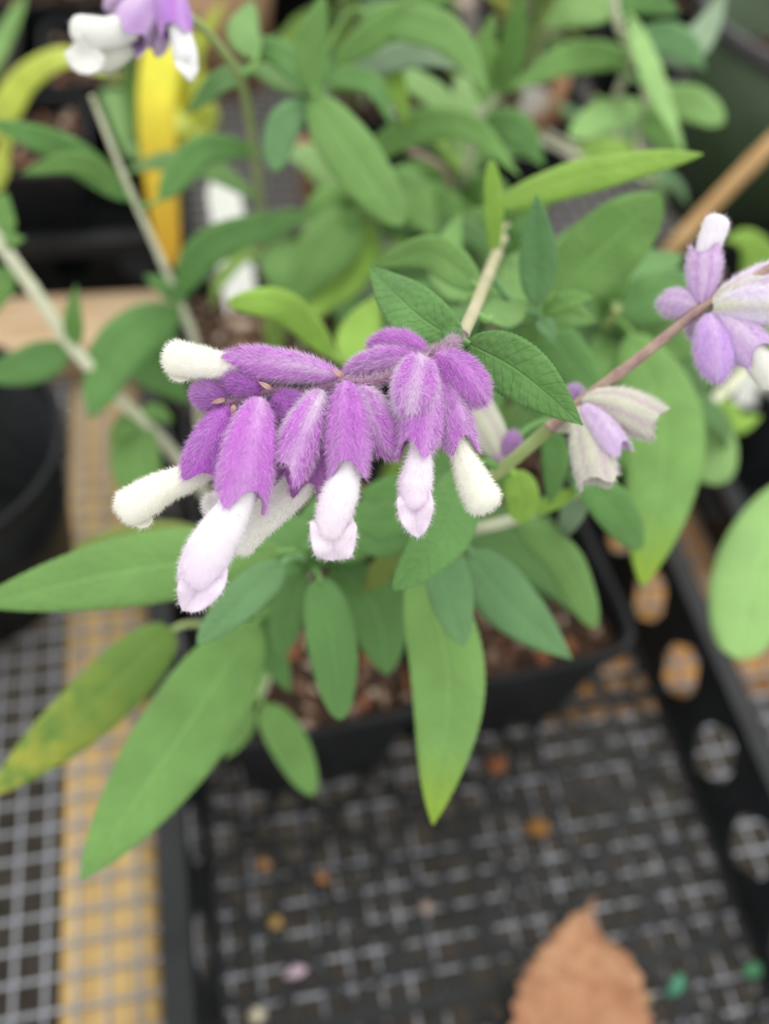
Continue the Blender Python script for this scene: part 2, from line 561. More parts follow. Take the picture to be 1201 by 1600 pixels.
def corolla(pl, cal, pts, tintc=(0.93, 0.93, 0.86), tipc=None, lip=None, nh=3800, hl=0.0008, flat=0.85, lipb=0.7):
    """tube swelling to a hood; pts: (px, py, depth, width px); lip: (px, py, depth, width px) list of the lower lip"""
    tc = V(tintc); ec = V(tipc) if tipc is not None else tc
    n = 30
    c = spline([P(p[0], p[1], p[2]) for p in pts], n - 6)
    zs = float(((c - CP) @ AD).mean())
    wid = interp([p[3] for p in pts], n - 6) * 0.5 * zs / FPX
    # rounded end
    tl = nrmz(c[-1] - c[-2])
    capc, capr = [], []
    for q in range(1, 7):
        a = q / 6 * math.pi / 2
        capc.append(c[-1] + tl * wid[-1] * 0.72 * math.sin(a))
        capr.append(max(wid[-1] * math.cos(a), wid[-1] * 0.03))
    c = np.concatenate([c, capc]); wid = np.concatenate([wid, capr])
    t = nrmz(np.gradient(c, axis=0))
    vw = nrmz(CP - c)
    s = nrmz(np.cross(t, vw)); nn = nrmz(np.cross(s, t))
    seg = 24
    ph = np.linspace(0, 2 * math.pi, seg, endpoint=False)
    v, cols, ax = [], [], []
    for i in range(n):
        for a in ph:
            groove = 1 - 0.05 * max(0, math.cos(a - 1.2)) ** 10
            v.append(c[i] + wid[i] * groove * (math.cos(a) * s[i] + flat * math.sin(a) * nn[i]))
            k = min(1, max(0, (i / n - 0.25) / 0.45))
            st = 0.04 * math.sin(9 * a)
            cols.append(np.clip(tc * (1 - k) + ec * k + st * (1 - k) * 0.5, 0, 1))
            ax.append(t[i])
    v, cols, ax = np.array(v), np.array(cols), np.array(ax)
    f = []
    for i in range(n - 1):
        for j in range(seg):
            k = (j + 1) % seg
            f.append((i * seg + j, (i + 1) * seg + j, (i + 1) * seg + k, i * seg + k))
    caps = [tuple(range(seg))[::-1], tuple((n - 1) * seg + j for j in range(seg))]
    if lip:
        lc = spline([P(p[0], p[1], p[2]) for p in lip], 16)
        lw = max(p[3] for p in lip) * 0.5 * zs / FPX
        lv, lf, _ = leaf_geo(lc, nrmz(CP - lc), lw, 0.65, 0.1, 10, 0.40, lipb, 0.0, 0.16, 0.0, 0.0005)
        k = len(v)
        v = np.concatenate([v, lv]); cols = np.concatenate([cols, np.tile(ec, (len(lv), 1))])
        ax = np.concatenate([ax, np.tile(nrmz(lc[-1] - lc[0]), (len(lv), 1))])
        f = f + [tuple(i + k for i in q) for q in lf]
    if nh:
        hv, hf, hc = hairs(v, f, cols, ax, nh, hl, 0.00007, lift=1.0, along=0.35, whiten=0.0)
        hc = np.clip(hc * 1.02, 0, 1)
        v = np.concatenate([v, hv]); cols = np.concatenate([cols, hc]); f = f + caps + hf
    else:
        f = f + caps
    return obj('corolla', mesh('corolla', v, f, col=cols), M['corolla'], cal)

# ------------------------------------------------------------------ ground and bench
def structure(o):
    o['kind'] = 'structure'
    return o

gv = [(-3, -3, 0), (3, -3, 0), (3, 4, 0), (-3, 4, 0)]
structure(obj('floor', mesh('floor', gv, [(0, 1, 2, 3)], smooth=False), M['gravel']))

bench = empty('plant_bench', (0.3, 0.45, 0.0), 'greenhouse bench of wooden boards topped with galvanised wire mesh', 'bench')
def beam(x0, x1, y0, y1, z0, z1, mat, name='beam'):
    o = obj(name, box_mesh(name, x0, x1, y0, y1, z0, z1, 0.002), M[mat], bench)
    return o
WT = BZ - 0.0016                  # top of the boards, just under the wires
beam(0.031, 0.071, -0.48, 0.80, WT - 0.04, WT, 'wood')
beam(-0.35, 0.128, 0.287, 0.342, BZ + .0018, BZ + .026, 'woodg', 'cross_board')
beam(0.288, 0.90, 0.027, 0.165, WT - 0.04, WT, 'woodx')
beam(-0.35, 0.95, 0.80, 0.88, WT - 0.04, WT, 'woodg')
beam(-0.35, 0.95, -0.55, -0.48, WT - 0.04, WT, 'woodx')
beam(0.88, 0.95, -0.48, 0.80, WT - 0.04, WT, 'wood')
beam(-0.35, -0.28, -0.48, 0.80, WT - 0.04, WT, 'wood')
for lx, ly in ((-0.35, -0.55), (0.88, -0.55), (-0.35, 0.80), (0.88, 0.80)):
    beam(lx, lx + 0.07, ly, ly + 0.07, 0.0, WT - 0.04, 'woodg', 'leg')

PITCH = 0.0127
WR = 0.00085
wc, wf = tube(np.array([(0, 0, 0), (0, 0.5, 0), (0, 1, 0)], float), [WR] * 3, 6)
wire_y = mesh('wire', wc, wf); wire_y.materials.append(M['wire'])
wc, wf = tube(np.array([(0, 0, 0), (0.5, 0, 0), (1, 0, 0)], float), [WR] * 3, 6)
wire_x = mesh('wire', wc, wf); wire_x.materials.append(M['wire'])
def wire(me, loc, sc):
    o = bpy.data.objects.new('wire', me)
    COL.objects.link(o)
    o.parent = bench
    o.matrix_parent_inverse = parent_inv(bench)
    o.location = loc
    o.scale = sc
X0, X1, Y0, Y1 = -0.34, 0.94, -0.54, 0.87
i0 = int(X0 / PITCH)
for i in range(i0, int(X1 / PITCH)):
    wire(wire_y, (i * PITCH, Y0, BZ - 0.0005), (1, Y1 - Y0, 1))
for i in range(int(Y0 / PITCH), int(Y1 / PITCH)):
    wire(wire_x, (X0, i * PITCH, BZ + 0.0008), (X1 - X0, 1, 1))

# ------------------------------------------------------------------ trays
bar_me = box_mesh('bar', 0, 1, -0.5, 0.5, 0, 1); bar_me.materials.append(M['tray'])
def hole_wall(p0, p1, up, inward, pitch, hole_w, hz0, hz1, top, th=0.0016):
    """thin wall from p0 to p1 with a row of eight-sided openings"""
    L = np.linalg.norm(p1 - p0); d = (p1 - p0) / L
    n = max(1, int(L / pitch)); cw = L / n
    v, f = [], []
    def P2(s, h):
        return p0 + d * s + up * h
    for k in range(n):
        s0, s1 = k * cw, (k + 1) * cw
        sm = (s0 + s1) / 2
        hw = hole_w / 2; hm = (hz0 + hz1) / 2; hh = (hz1 - hz0) / 2
        cut = 0.30
        inn = [(sm - hw, hm - hh * cut), (sm - hw * cut, hz0), (sm + hw * cut, hz0), (sm + hw, hm - hh * cut),
               (sm + hw, hm + hh * cut), (sm + hw * cut, hz1), (sm - hw * cut, hz1), (sm - hw, hm + hh * cut)]
        outr = [(s0, hm - hh * cut), (s0, 0), (s1, 0), (s1, hm - hh * cut), (s1, hm + hh * cut), (s1, top), (s0, top), (s0, hm + hh * cut)]
        b = len(v)
        for off in (0, 1):
            for q in inn + outr:
                v.append(P2(*q) + inward * (th * off))
        for j in range(8):
            k2 = (j + 1) % 8
            f.append((b + j, b + k2, b + 8 + k2, b + 8 + j))
            f.append((b + 16 + j, b + 16 + 8 + j, b + 16 + 8 + k2, b + 16 + k2))
            f.append((b + j, b + 16 + j, b + 16 + k2, b + k2))
    return v, f

def tray(x0, x1, y0, y1, label, h=0.055, lattice=True, rot=0.0, hole=True):
    """x0..y1: outer rim rectangle relative to the bench mesh"""
    e = empty('propagation_tray', W((x0 + x1) / 2, (y0 + y1) / 2, 0.002), label, 'tray')
    ins = 0.013
    zb = 0.0024
    tops = [W(x0 + .007, y0 + .007, zb), W(x1 - .007, y0 + .007, zb), W(x1 - .007, y1 - .007, zb), W(x0 + .007, y1 - .007, zb)]
    bots = [W(x0 + ins + .004, y0 + ins + .004, zb), W(x1 - ins - .004, y0 + ins + .004, zb), W(x1 - ins - .004, y1 - ins - .004, zb), W(x0 + ins + .004, y1 - ins - .004, zb)]
    dirs = [(0, 1, 0), (-1, 0, 0), (0, -1, 0), (1, 0, 0)]
    for k in range(4):
        p0, p1 = bots[k], bots[(k + 1) % 4]
        inward = V(dirs[k])
        lean = nrmz(V((0, 0, 1.0)) - inward * ((ins - 0.003) / h))
        v, f = hole_wall(p0, p1, lean, inward, 0.041, 0.027 if hole else 0.004, 0.011, h - 0.012, h)
        obj('side_wall', mesh('side_wall', v, f, smooth=False), M['tray'], e)
    # rolled rim: a band and a downturned lip around the top
    prof = [(0.0105, h - .004), (0.0105, h), (0.0, h), (0.0, h - 0.010), (0.0015, h - 0.010), (0.0015, h - .0016), (0.009, h - .0016), (0.009, h - .004)]
    v, f = [], []
    for q in prof:
        d, z = q
        v += [W(x0 + d, y0 + d, zb + z), W(x1 - d, y0 + d, zb + z), W(x1 - d, y1 - d, zb + z), W(x0 + d, y1 - d, zb + z)]
    m = len(prof)
    for a in range(m):
        b = (a + 1) % m
        for j in range(4):
            k = (j + 1) % 4
            f.append((a * 4 + j, b * 4 + j, b * 4 + k, a * 4 + k))
    obj('rim', mesh('rim', v, f, smooth=False), M['tray'], e)
    if lattice:
        bx0, bx1, by0, by1 = bots[0][0], bots[1][0], bots[0][1], bots[2][1]
        def bar(p, q, w, hgt=0.0022, z=0.0022):
            o = bpy.data.objects.new('bar', bar_me)
            COL.objects.link(o)
            o.parent = e
            o.matrix_parent_inverse = parent_inv(e)
            o.location = (p[0], p[1], BZ + z)
            o.rotation_euler = (0, 0, math.atan2(q[1] - p[1], q[0] - p[0]))
            o.scale = (math.hypot(q[0] - p[0], q[1] - p[1]), w, hgt)
        step = 0.0400
        for sgn in (1, -1):
            k = 0
            lo = (bx0 - by1) if sgn > 0 else (bx0 + by0)
            hi = (bx1 - by0) if sgn > 0 else (bx1 + by1)
            cst = lo + step * 0.6
            while cst < hi:
                pts = []
                for xx in (bx0, bx1):
                    yy = (xx - cst) if sgn > 0 else (cst - xx)
                    if by0 <= yy <= by1:
                        pts.append((xx, yy))
                for yy in (by0, by1):
                    xx = (yy + cst) if sgn > 0 else (cst - yy)
                    if bx0 < xx < bx1:
                        pts.append((xx, yy))
                if len(pts) >= 2:
                    bar(pts[0], pts[1], 0.0032)
                cst += step
                k += 1
        fine = 0.0152
        for k in range(1, int((bx1 - bx0) / fine)):
            bar((bx0 + k * fine, by0), (bx0 + k * fine, by1), 0.0023, 0.0012)
        for k in range(1, int((by1 - by0) / fine)):
            bar((bx0, by0 + k * fine), (bx1, by0 + k * fine), 0.0023, 0.0012)
        for fr in (0.0, 0.25, 0.5, 0.75, 1.0):
            yy = by0 + (by1 - by0) * fr
            bar((bx0, yy), (bx1, yy), 0.005, 0.003)
        for fr in (0.0, 0.5, 1.0):
            xx = bx0 + (bx1 - bx0) * fr
            bar((xx, by0), (xx, by1), 0.006 if fr != 0.5 else 0.004, 0.003)
    else:
        obj('tray_floor', box_mesh('tray_floor', bots[0][0], bots[1][0], bots[0][1], bots[2][1], BZ + .0020, BZ + .0040), M['tray'], e)
    return e

tray(0.079, 0.353, -0.24, 0.284, 'black plastic tray with side openings holding six square pots of flowering sage')
tray(-0.17, 0.118, 0.352, 0.78, 'black plastic tray standing behind the weathered cross board', lattice=False)
tray(0.390, 0.664, 0.046, 0.330, 'short black plastic tray beside the orange wooden board', lattice=False)

# ------------------------------------------------------------------ pots
def chips(n, hx, z, rnd, seed):
    r = np.random.default_rng(seed)
    v, f, c = [], [], []
    pal = [srgb(112, 86, 70), srgb(80, 60, 48), srgb(150, 124, 106), srgb(172, 154, 138), srgb(54, 42, 36), srgb(134, 88, 62), srgb(92, 72, 60), srgb(70, 54, 44)]
    for i in range(n):
        while True:
            x, y = r.uniform(-hx, hx, 2)
            if not rnd or x * x + y * y < hx * hx:
                break
        s = r.uniform(0.0012, 0.0042) * (1 if r.random() < .85 else 1.6)
        k = len(v)
        d = r.uniform(0.5, 1.2, 6) * s
        R_ = Matrix.Rotation(r.uniform(0, 6.3), 3, 'Z') @ Matrix.Rotation(r.uniform(-.6, .6), 3, 'X')
        for q in ((d[0] * 1.4, 0, 0), (0, d[1], 0), (-d[2] * 1.4, 0, 0), (0, -d[3], 0), (0, 0, d[4] * .7), (0, 0, -d[5] * .7)):
            w = R_ @ Vector(q)
            v.append((x + w.x, y + w.y, z + 0.001 + w.z + r.uniform(0, .0015)))
        for q in ((0, 1, 4), (1, 2, 4), (2, 3, 4), (3, 0, 4), (1, 0, 5), (2, 1, 5), (3, 2, 5), (0, 3, 5)):
            f.append(tuple(k + j for j in q))
        cc = pal[r.integers(len(pal))]
        c += [cc] * 6
    return mesh('bark_chips', v, f, col=np.array(c), smooth=False)

def pot_part(name, prof, square, seg=40, cap=True):
    """prof: list of (half width, z); square -> rounded square section"""
    v, f = [], []
    for hw, z in prof:
        for j in range(seg):
            a = 2 * math.pi * (j + 0.5) / seg
            cx, sx = math.cos(a), math.sin(a)
            if square:
                k = 1.0 / (abs(cx) ** 7 + abs(sx) ** 7) ** (1 / 7)
            else:
                k = 1
            v.append((hw * k * cx, hw * k * sx, z))
    for i in range(len(prof) - 1):
        for j in range(seg):
            k = (j + 1) % seg
            f.append((i * seg + j, i * seg + k, (i + 1) * seg + k, (i + 1) * seg + j))
    if cap:
        f.append(tuple(range(seg))[::-1])
    return mesh(name, v, f, smooth=not square)

def pot(name, x, y, h, top, bot, label, group=None, square=True, rot=0.0, mat='black', rimmat=None, soil_d=0.012, z0=0.0045, nchips=220, cat='pot', rim_h=0.011, soil=True):
    e = empty(name, W(x, y, z0), label, cat, group)
    ch = []
    body = [(bot * .2, 0), (bot, 0.0), (bot + (top - .0025 - bot) * .5, h * .5), (top - .0025, h - rim_h), (top - .0038, h - rim_h), (bot - .0013, .002), (bot * .2, .002)]
    ch.append((pot_part('body', body, square), mat))
    rp = [(top - .0030, h - rim_h - .0004), (top, h - rim_h), (top + .0006, h - .001), (top, h), (top - .002, h), (top - .003, h - .001), (top - .0042, h - rim_h - .0004)]
    ch.append((pot_part('rim', rp, square, cap=False), rimmat or mat))
    if soil:
        zs = h - soil_d
        hs = bot + (top - .004 - bot) * (zs / h) - .0005
        n = 14
        v, f = [], []
        r = np.random.default_rng(int(abs(x * 1000) + abs(y * 3000)))
        for i in range(n + 1):
            for j in range(n + 1):
                u, w = 2 * i / n - 1, 2 * j / n - 1
                if not square:
                    u, w = u * math.sqrt(1 - w * w / 2), w * math.sqrt(1 - u * u / 2)
                else:
                    k = 0.965
                    u, w = u * k, w * k
                v.append((u * hs, w * hs, zs + r.uniform(-.002, .002) + .003 * (1 - u * u) * (1 - w * w)))
        for i in range(n):
            for j in range(n):
                f.append((i * (n + 1) + j, (i + 1) * (n + 1) + j, (i + 1) * (n + 1) + j + 1, i * (n + 1) + j + 1))
        ch.append((mesh('soil', v, f), 'soil'))
        ch.append((chips(nchips, hs * .93, zs + .001, not square, int(abs(x * 1000) + abs(y * 7000))), 'chips'))
    for me, mt in ch:
        o = obj(me.name.split('.')[0], me, M[mt])
        o.parent = e
        if 'bark' in me.name:
            o['kind'] = 'stuff'
    e.rotation_euler = (0, 0, rot)
    return e

PH = 0.088
gp = 'square black pots in the front tray'
pots = dict(FL=(.149, .036, .07), FR=(.244, .049, .09), ML=(.149, .131, .03), MR=(.246, .144, .03), BL=(.150, .224, .01), BR=(.249, .227, 0.0))
plab = dict(FL='square black pot of sage at the front of the tray beside the light wooden board',
            FR='square black pot of coarse bark soil next to the tray side with openings',
            ML='square black pot in the middle of the tray, left of the raceme stem base',
            MR='square black pot in the middle of the tray under the flowering sage',
            BL='square black pot with a white plant label pushed into its soil',
            BR='square black pot at the back corner of the tray by the leaning cane')
for k, (x, y, r) in pots.items():
    pot('square_pot', x, y, PH, 0.0455, 0.036, plab[k], gp, rot=r)
# other pots around
pot('round_pot', -0.019, 0.148, 0.105, 0.068, 0.055, 'empty round black nursery pot standing left of the light wooden board', square=False, soil=False)
pot('large_round_pot', 0.584, 0.442, 0.155, 0.100, 0.078, 'large round olive green pot with thick grey rim', square=False, mat='olive', rimmat='greyrim', soil_d=0.06, rim_h=0.012)
gb = 'square black pots in the rear tray'
for i, (x, y, lab) in enumerate((
        (-.095, .425, 'square black pot at the front of the rear tray under the arching yellow-green blade'),
        (.010, .420, 'square black pot in the rear tray with bare soil in front of the yellow blade'),
        (.070, .525, 'square black pot in the rear tray holding the tall yellow strap blade'),
        (-.040, .530, 'square black pot in the second row of the rear tray'),
        (-.095, .640, 'square black pot in the third row of the rear tray'),
        (.030, .640, 'square black pot in the third row of the rear tray beside the peach pot'))):
    pot('square_pot', x, y, PH, 0.047, 0.036, lab, gb, rot=0.04 * (i % 3 - 1), nchips=120)
pot('peach_pot', 0.155, 0.655, 0.11, 0.052, 0.042, 'peach coloured round plastic pot behind the leaves', square=False, mat='peach', soil_d=0.012, nchips=60)
gr = 'square black pots behind the flowering sage'
for i, (x, y, lab) in enumerate((
        (.250, .480, 'square black pot standing on the mesh behind the front tray'),
        (.365, .470, 'square black pot on the mesh near the brown stake'),
        (.300, .600, 'square black pot in the far row holding leafy green shoots'),
        (.420, .600, 'square black pot in the far row under yellow-green foliage'),
        (.540, .640, 'square black pot in the far row behind the olive pot'),
        (.235, .720, 'square black pot furthest along the mesh by the peach pot'),
        (.660, .620, 'square black pot at the far side of the olive pot'))):
    pot('square_pot', x, y, PH, 0.047, 0.036, lab, gr, rot=0.05 * (i % 3 - 1), z0=0.0022, nchips=120)
pot('square_pot', .462, .185, PH, 0.047, 0.036, 'square black pot in the short tray under the broad pale leaf', 'square black pots in the short tray', nchips=120)
pot('square_pot', .570, .190, PH, 0.047, 0.036, 'square black pot in the short tray farther from the boards', 'square black pots in the short tray', nchips=60)

SOILZ = PH - 0.012 + 0.0045
def soilpt(k, dx=0.0, dy=0.0):
    x, y, _ = pots[k]
    return W(x + dx, y + dy, SOILZ - 0.003)

# ------------------------------------------------------------------ main sage plant: the raceme in focus
Z = FOCUS
p3 = Plant('sage_plant', 'woolly sage whose drooping raceme of purple calyxes and white flowers is in front', 'plant', soilpt('MR'), 'sage plants')
p3.stem([soilpt('MR'), (745, 600, .42), (790, 440, .36), (800, 350, .295), (778, 392, .225), (742, 480, .172), (720, 527, .152)], .0024, .0012, 'stem_m', n=60)
rach = [(720, 527, .152), (695, 544, .146), (655, 562, .143), (610, 588, .1405), (572, 598, .1395), (537, 596, .139), (500, 607, .139), (468, 616, .139), (424, 610, .1385), (376, 624, .1385), (347, 630, .1385)]
rc = spline([pt(p) for p in rach], 60)
rr = np.linspace(.0009, .0005, 60)
v, f = tube(rc, rr, 10)
t_ = nrmz(np.gradient(rc, axis=0))
cols = np.tile(V(srgb(150, 112, 138)), (len(v), 1))
axr = np.repeat(t_, 10, axis=0) * -0.3
hv, hf, hc = hairs(v, f, cols, axr, 6000, .0012, .00007, whiten=0.5)
obj('flower_stalk', mesh('flower_stalk', np.concatenate([v, hv]), f + hf, col=np.concatenate([cols, hc])), M['rachis'], p3.e)
p3.sp += list(rc[:6])

WH = (0.93, 0.93, 0.84)
PK = (0.88, 0.78, 0.89)
# whorl near the leaf pair
c_ = calyx(p3, (655, 560, .1435), (541, 583, .1455), 46, .35, .05, bud=True)
c_ = calyx(p3, (668, 556, .1445), (580, 540, .149), 46, .05, .10, bud=True)
c_ = calyx(p3, (680, 562, .143), (716, 692, .1405), 56, .45, .05)
corolla(p3, c_, [(708, 670, .141, 28), (722, 712, .1405, 34), (740, 755, .1400, 50), (754, 780, .1400, 57)], WH)
c_ = calyx(p3, (680, 556, .1435), (757, 628, .1405), 62, .25, .05, bud=True)
c_ = calyx(p3, (662, 562, .1405), (652, 697, .1365), 62, .55, .05, toward=.05)
corolla(p3, c_, [(654, 680, .137, 30), (655, 712, .1365, 34), (650, 748, .136, 46), (647, 768, .1355, 53), (648, 783, .135, 42)], (0.92, 0.86, 0.92), PK,
        lip=[(648, 766, .136, 56), (649, 803, .1345, 56), (653, 840, .1345, 56)])
calyx(p3, (655, 558, .1395), (640, 655, .1355), 66, .95, .04, bud=True, toward=.06)
# middle whorl
c_ = calyx(p3, (530, 588, .139), (372, 566, .1385), 50, .45, .04)
corolla(p3, c_, [(390, 571, .1386, 30), (350, 572, .1385, 40), (305, 565, .1385, 50), (275, 560, .1385, 54)], WH,
        lip=[(300, 580, .1392, 20), (280, 587, .139, 20), (262, 583, .139, 20)])
c_ = calyx(p3, (545, 600, .1405), (618, 712, .1385), 64, .75, .05, bud=True)
c_ = calyx(p3, (512, 612, .1425), (478, 760, .1415), 56, .15, .05)
corolla(p3, c_, [(488, 735, .142, 46), (450, 775, .1425, 50), (405, 815, .1425, 52), (375, 848, .1425, 46)], (0.92, 0.91, 0.86))
c_ = calyx(p3, (500, 640, .146), (420, 745, .1465), 50, .2, .05)
corolla(p3, c_, [(430, 735, .1465, 34), (380, 770, .1465, 36), (345, 786, .1465, 38), (330, 790, .1465, 38)], (0.90, 0.87, 0.87))
calyx(p3, (502, 612, .1385), (450, 735, .1345), 64, .85, .08, toward=.05)
c_ = calyx(p3, (541, 598, .1375), (545, 728, .1335), 64, .25, .06, toward=.06)
corolla(p3, c_, [(546, 705, .134, 32), (541, 742, .1335, 40), (527, 785, .1325, 56), (518, 815, .132, 56), (517, 830, .132, 46)], (0.91, 0.89, 0.90), (0.87, 0.79, 0.87),
        lip=[(520, 808, .134, 72), (521, 846, .1315, 72), (522, 876, .1322, 72)], lipb=.5)
# end whorl
calyx(p3, (412, 616, .139), (347, 584, .1395), 50, .05, .06, bud=True, tint=srgb(184, 84, 202))
calyx(p3, (356, 628, .139), (305, 614, .1395), 40, .05, .05, bud=True, tint=srgb(184, 84, 202))
calyx(p3, (424, 626, .138), (478, 654, .1375), 50, .02, .05, bud=True, tint=srgb(184, 84, 202))
c_ = calyx(p3, (360, 636, .139), (316, 742, .138), 74, .12, .04, tint=srgb(184, 84, 202))
corolla(p3, c_, [(326, 728, .1382, 38), (295, 746, .138, 42), (255, 762, .1378, 47), (218, 784, .1375, 57), (203, 792, .1375, 58)], WH,
        lip=[(235, 805, .1385, 22), (222, 815, .138, 22), (207, 816, .1378, 22)])
c_ = calyx(p3, (405, 624, .137), (378, 776, .1325), 84, .35, .06, toward=.05)
corolla(p3, c_, [(384, 750, .1325, 46), (366, 795, .132, 52), (336, 845, .1315, 66), (314, 885, .131, 74), (307, 900, .131, 62)], (0.91, 0.90, 0.91), (0.85, 0.76, 0.87),
        lip=[(330, 872, .132, 70), (312, 915, .1305, 70), (286, 955, .1305, 70)])
# dry bracts between the whorls
for (x, y, z, dx, dy) in ((424, 608, .137, -14, -8), (352, 624, .1375, -16, 4), (366, 632, .137, -3, 14), (341, 602, .1395, -5, -6), (536, 588, .1375, -12, -7)):
    vv, ff, uu = leaf_geo(spline([P(x, y, z), P(x + dx * .5, y + dy * .5, z - .0006), P(x + dx * 1.5, y + dy * 1.5, z)], 8), np.tile(nrmz(CP - P(x, y, z)), (8, 1)), .0004, .3, .1, 4)
    obj('bract', mesh('bract', vv, ff, uv=uu), M['bract'], p3.e)

p3.leaf([(800, 362, .285), (768, 345, .262), (728, 325, .255)], 50, 'g', fold=.25)
p3.leaf([(795, 372, .27), (812, 345, .255), (858, 322, .25)], 52, 'g', fold=.25)
p3.leaf([(785, 385, .232), (800, 372, .222), (826, 330, .22)], 40, 'd', fold=.3)
# leaf pair at the foot of the raceme and the shoots behind it
p3.leaf([(722, 537, .1515), (650, 490, .155), (577, 418, .166)], 82, 'd', n=64, nx=12, serr=.018, fold=.32, roll=8, a=.6, b=.95)
p3.leaf([(728, 535, .1505), (810, 580, .148), (910, 664, .146)], 90, 'd', n=64, nx=12, serr=.018, fold=.32, roll=-14, a=.6, b=1.0)
p3.leaf([(722, 534, .150), (712, 526, .150), (690, 513, .153)], 26, 'd', n=30, serr=.02, fold=.4)
p3.leaf([(748, 448, .19), (670, 395, .20), (579, 416, .205)], 56, 'g', fold=.3, roll=20)
p3.leaf([(772, 405, .22), (771, 330, .215), (767, 250, .21)], 30, 'l', fold=.1, roll=10, b=.5)
p3.leaf([(838, 478, .20), (840, 400, .195), (838, 305, .185)], 60, 'b', serr=.015, n=50, fold=.45)
p3.stem([(792, 425, .345), (825, 460, .23), (840, 492, .205)], .0016, .0012, 'stem_g')
p3.leaf([(842, 492, .204), (800, 487, .200), (748, 502, .198)], 36, 'g', fold=.35)
p3.leaf([(845, 490, .203), (885, 470, .199), (927, 464, .198)], 32, 'g', fold=.3)
p3.leaf([(846, 496, .203), (890, 492, .204), (932, 503, .206)], 44, 'g', fold=.3)
p3.leaf([(842, 496, .202), (856, 515, .198), (866, 536, .197)], 30, 'b', fold=.4)
p3.leaf([(838, 500, .208), (825, 530, .21), (800, 545, .21)], 34, 'g', fold=.4)
p3.leaf([(850, 505, .215), (885, 555, .215), (945, 625, .22)], 70, 'd', fold=.2, n=40)
p3.leaf([(868, 462, .235), (930, 400, .232), (1032, 305, .225)], 118, 'g', fold=.15, n=40, a=.5, b=.6)
p3.leaf([(770, 320, .24), (880, 282, .22), (1000, 255, .205), (1098, 240, .20)], 60, 'l', fold=.15, roll=15, b=.8)
p3.leaf([(760, 500, .17), (790, 470, .20), (800, 380, .24)], 70, 'g', fold=.2)
p3.leaf([(728, 470, .22), (700, 400, .25), (720, 330, .26)], 70, 'g', fold=.15)
p3.leaf([(745, 500, .20), (700, 470, .23), (640, 440, .25)], 60, 'd')
p3.leaf([(800, 440, .26), (860, 420, .27), (900, 350, .28)], 60, 'g')
p3.leaf([(790, 520, .27), (770, 580, .26), (770, 660, .25)], 60, 'd')
p3.leaf([(745, 520, .22), (780, 575, .22), (850, 655, .22)], 46, 'd', fold=.2)

# ------------------------------------------------------------------ sage plant with the fading raceme
p4 = Plant('sage_plant', 'woolly sage with a slanting raceme of faded lilac and white calyxes', 'plant', soilpt('FR'), 'sage plants')
p4.stem([soilpt('FR', -.012, .01), (720, 860, .33), (700, 800, .25), (735, 770, .205), (790, 728, .185), (860, 668, .175)], .0020, .0013, 'stem_g')
p4.stem([(860, 668, .175), (905, 630, .171), (1000, 558, .166), (1088, 487, .163), (1130, 462, .162), (1215, 412, .160)], .0012, .0008, 'stem_p', n=40)
HN = dict(nh=2200, hl=.0012)
LW = srgb(196, 168, 208)
c_ = calyx(p4, (1096, 474, .163), (1101, 395, .163), 52, .4, .0, tint=srgb(208, 178, 220), **HN)
corolla(p4, c_, [(1100, 405, .163, 34), (1110, 375, .163, 38), (1119, 350, .163, 40)], (.83, .79, .85), nh=700)
calyx(p4, (1094, 478, .164), (1030, 474, .166), 46, .5, .02, bud=True, tint=srgb(202, 176, 214), **HN)
calyx(p4, (1108, 490, .161), (1122, 596, .159), 60, .35, .0, bud=True, tint=srgb(198, 160, 222), **HN)
c_ = calyx(p4, (1112, 486, .161), (1178, 552, .159), 66, .55, .02, tint=srgb(206, 176, 222), **HN)
corolla(p4, c_, [(1168, 542, .159, 40), (1190, 572, .159, 44), (1205, 590, .159, 46)], (.83, .83, .77), nh=500)
calyx(p4, (1098, 490, .168), (1090, 530, .172), 40, .6, .0, bud=True, tint=srgb(170, 146, 186), **HN)
calyx(p4, (1112, 476, .162), (1215, 432, .163), 56, 1.0, .02, faded=True, tint=srgb(216, 206, 222), **HN)
c_ = calyx(p4, (1114, 482, .160), (1200, 478, .158), 64, 1.0, .02, faded=True, tint=srgb(214, 206, 224), **HN)
corolla(p4, c_, [(1185, 478, .158, 44), (1210, 485, .158, 50), (1230, 492, .158, 50)], (.83, .83, .79), nh=300)
calyx(p4, (905, 626, .171), (1022, 660, .168), 66, 1.2, .10, faded=True, tint=srgb(206, 206, 188), **HN)
calyx(p4, (905, 636, .170), (935, 752, .166), 66, 1.2, .02, faded=True, tint=srgb(206, 202, 190), **HN)
calyx(p4, (910, 634, .168), (962, 704, .165), 48, .5, .02, faded=False, tint=srgb(214, 190, 226), **HN)
calyx(p4, (904, 630, .173), (893, 606, .174), 26, .2, .0, bud=True, tint=srgb(186, 150, 206), **HN)
calyx(p4, (862, 668, .177), (1000, 642, .182), 50, 1.1, .05, faded=True, tint=srgb(196, 200, 176), nh=300, hl=.001)
calyx(p4, (790, 722, .187), (804, 676, .186), 28, .2, .0, bud=True, tint=srgb(184, 130, 200), **HN)
calyx(p4, (790, 724, .188), (735, 628, .19), 60, 1.1, .02, faded=True, tint=srgb(196, 200, 178), nh=300, hl=.001)
calyx(p4, (788, 726, .186), (772, 680, .19), 26, .2, .0, bud=True, tint=srgb(184, 150, 180), nh=300, hl=.001)
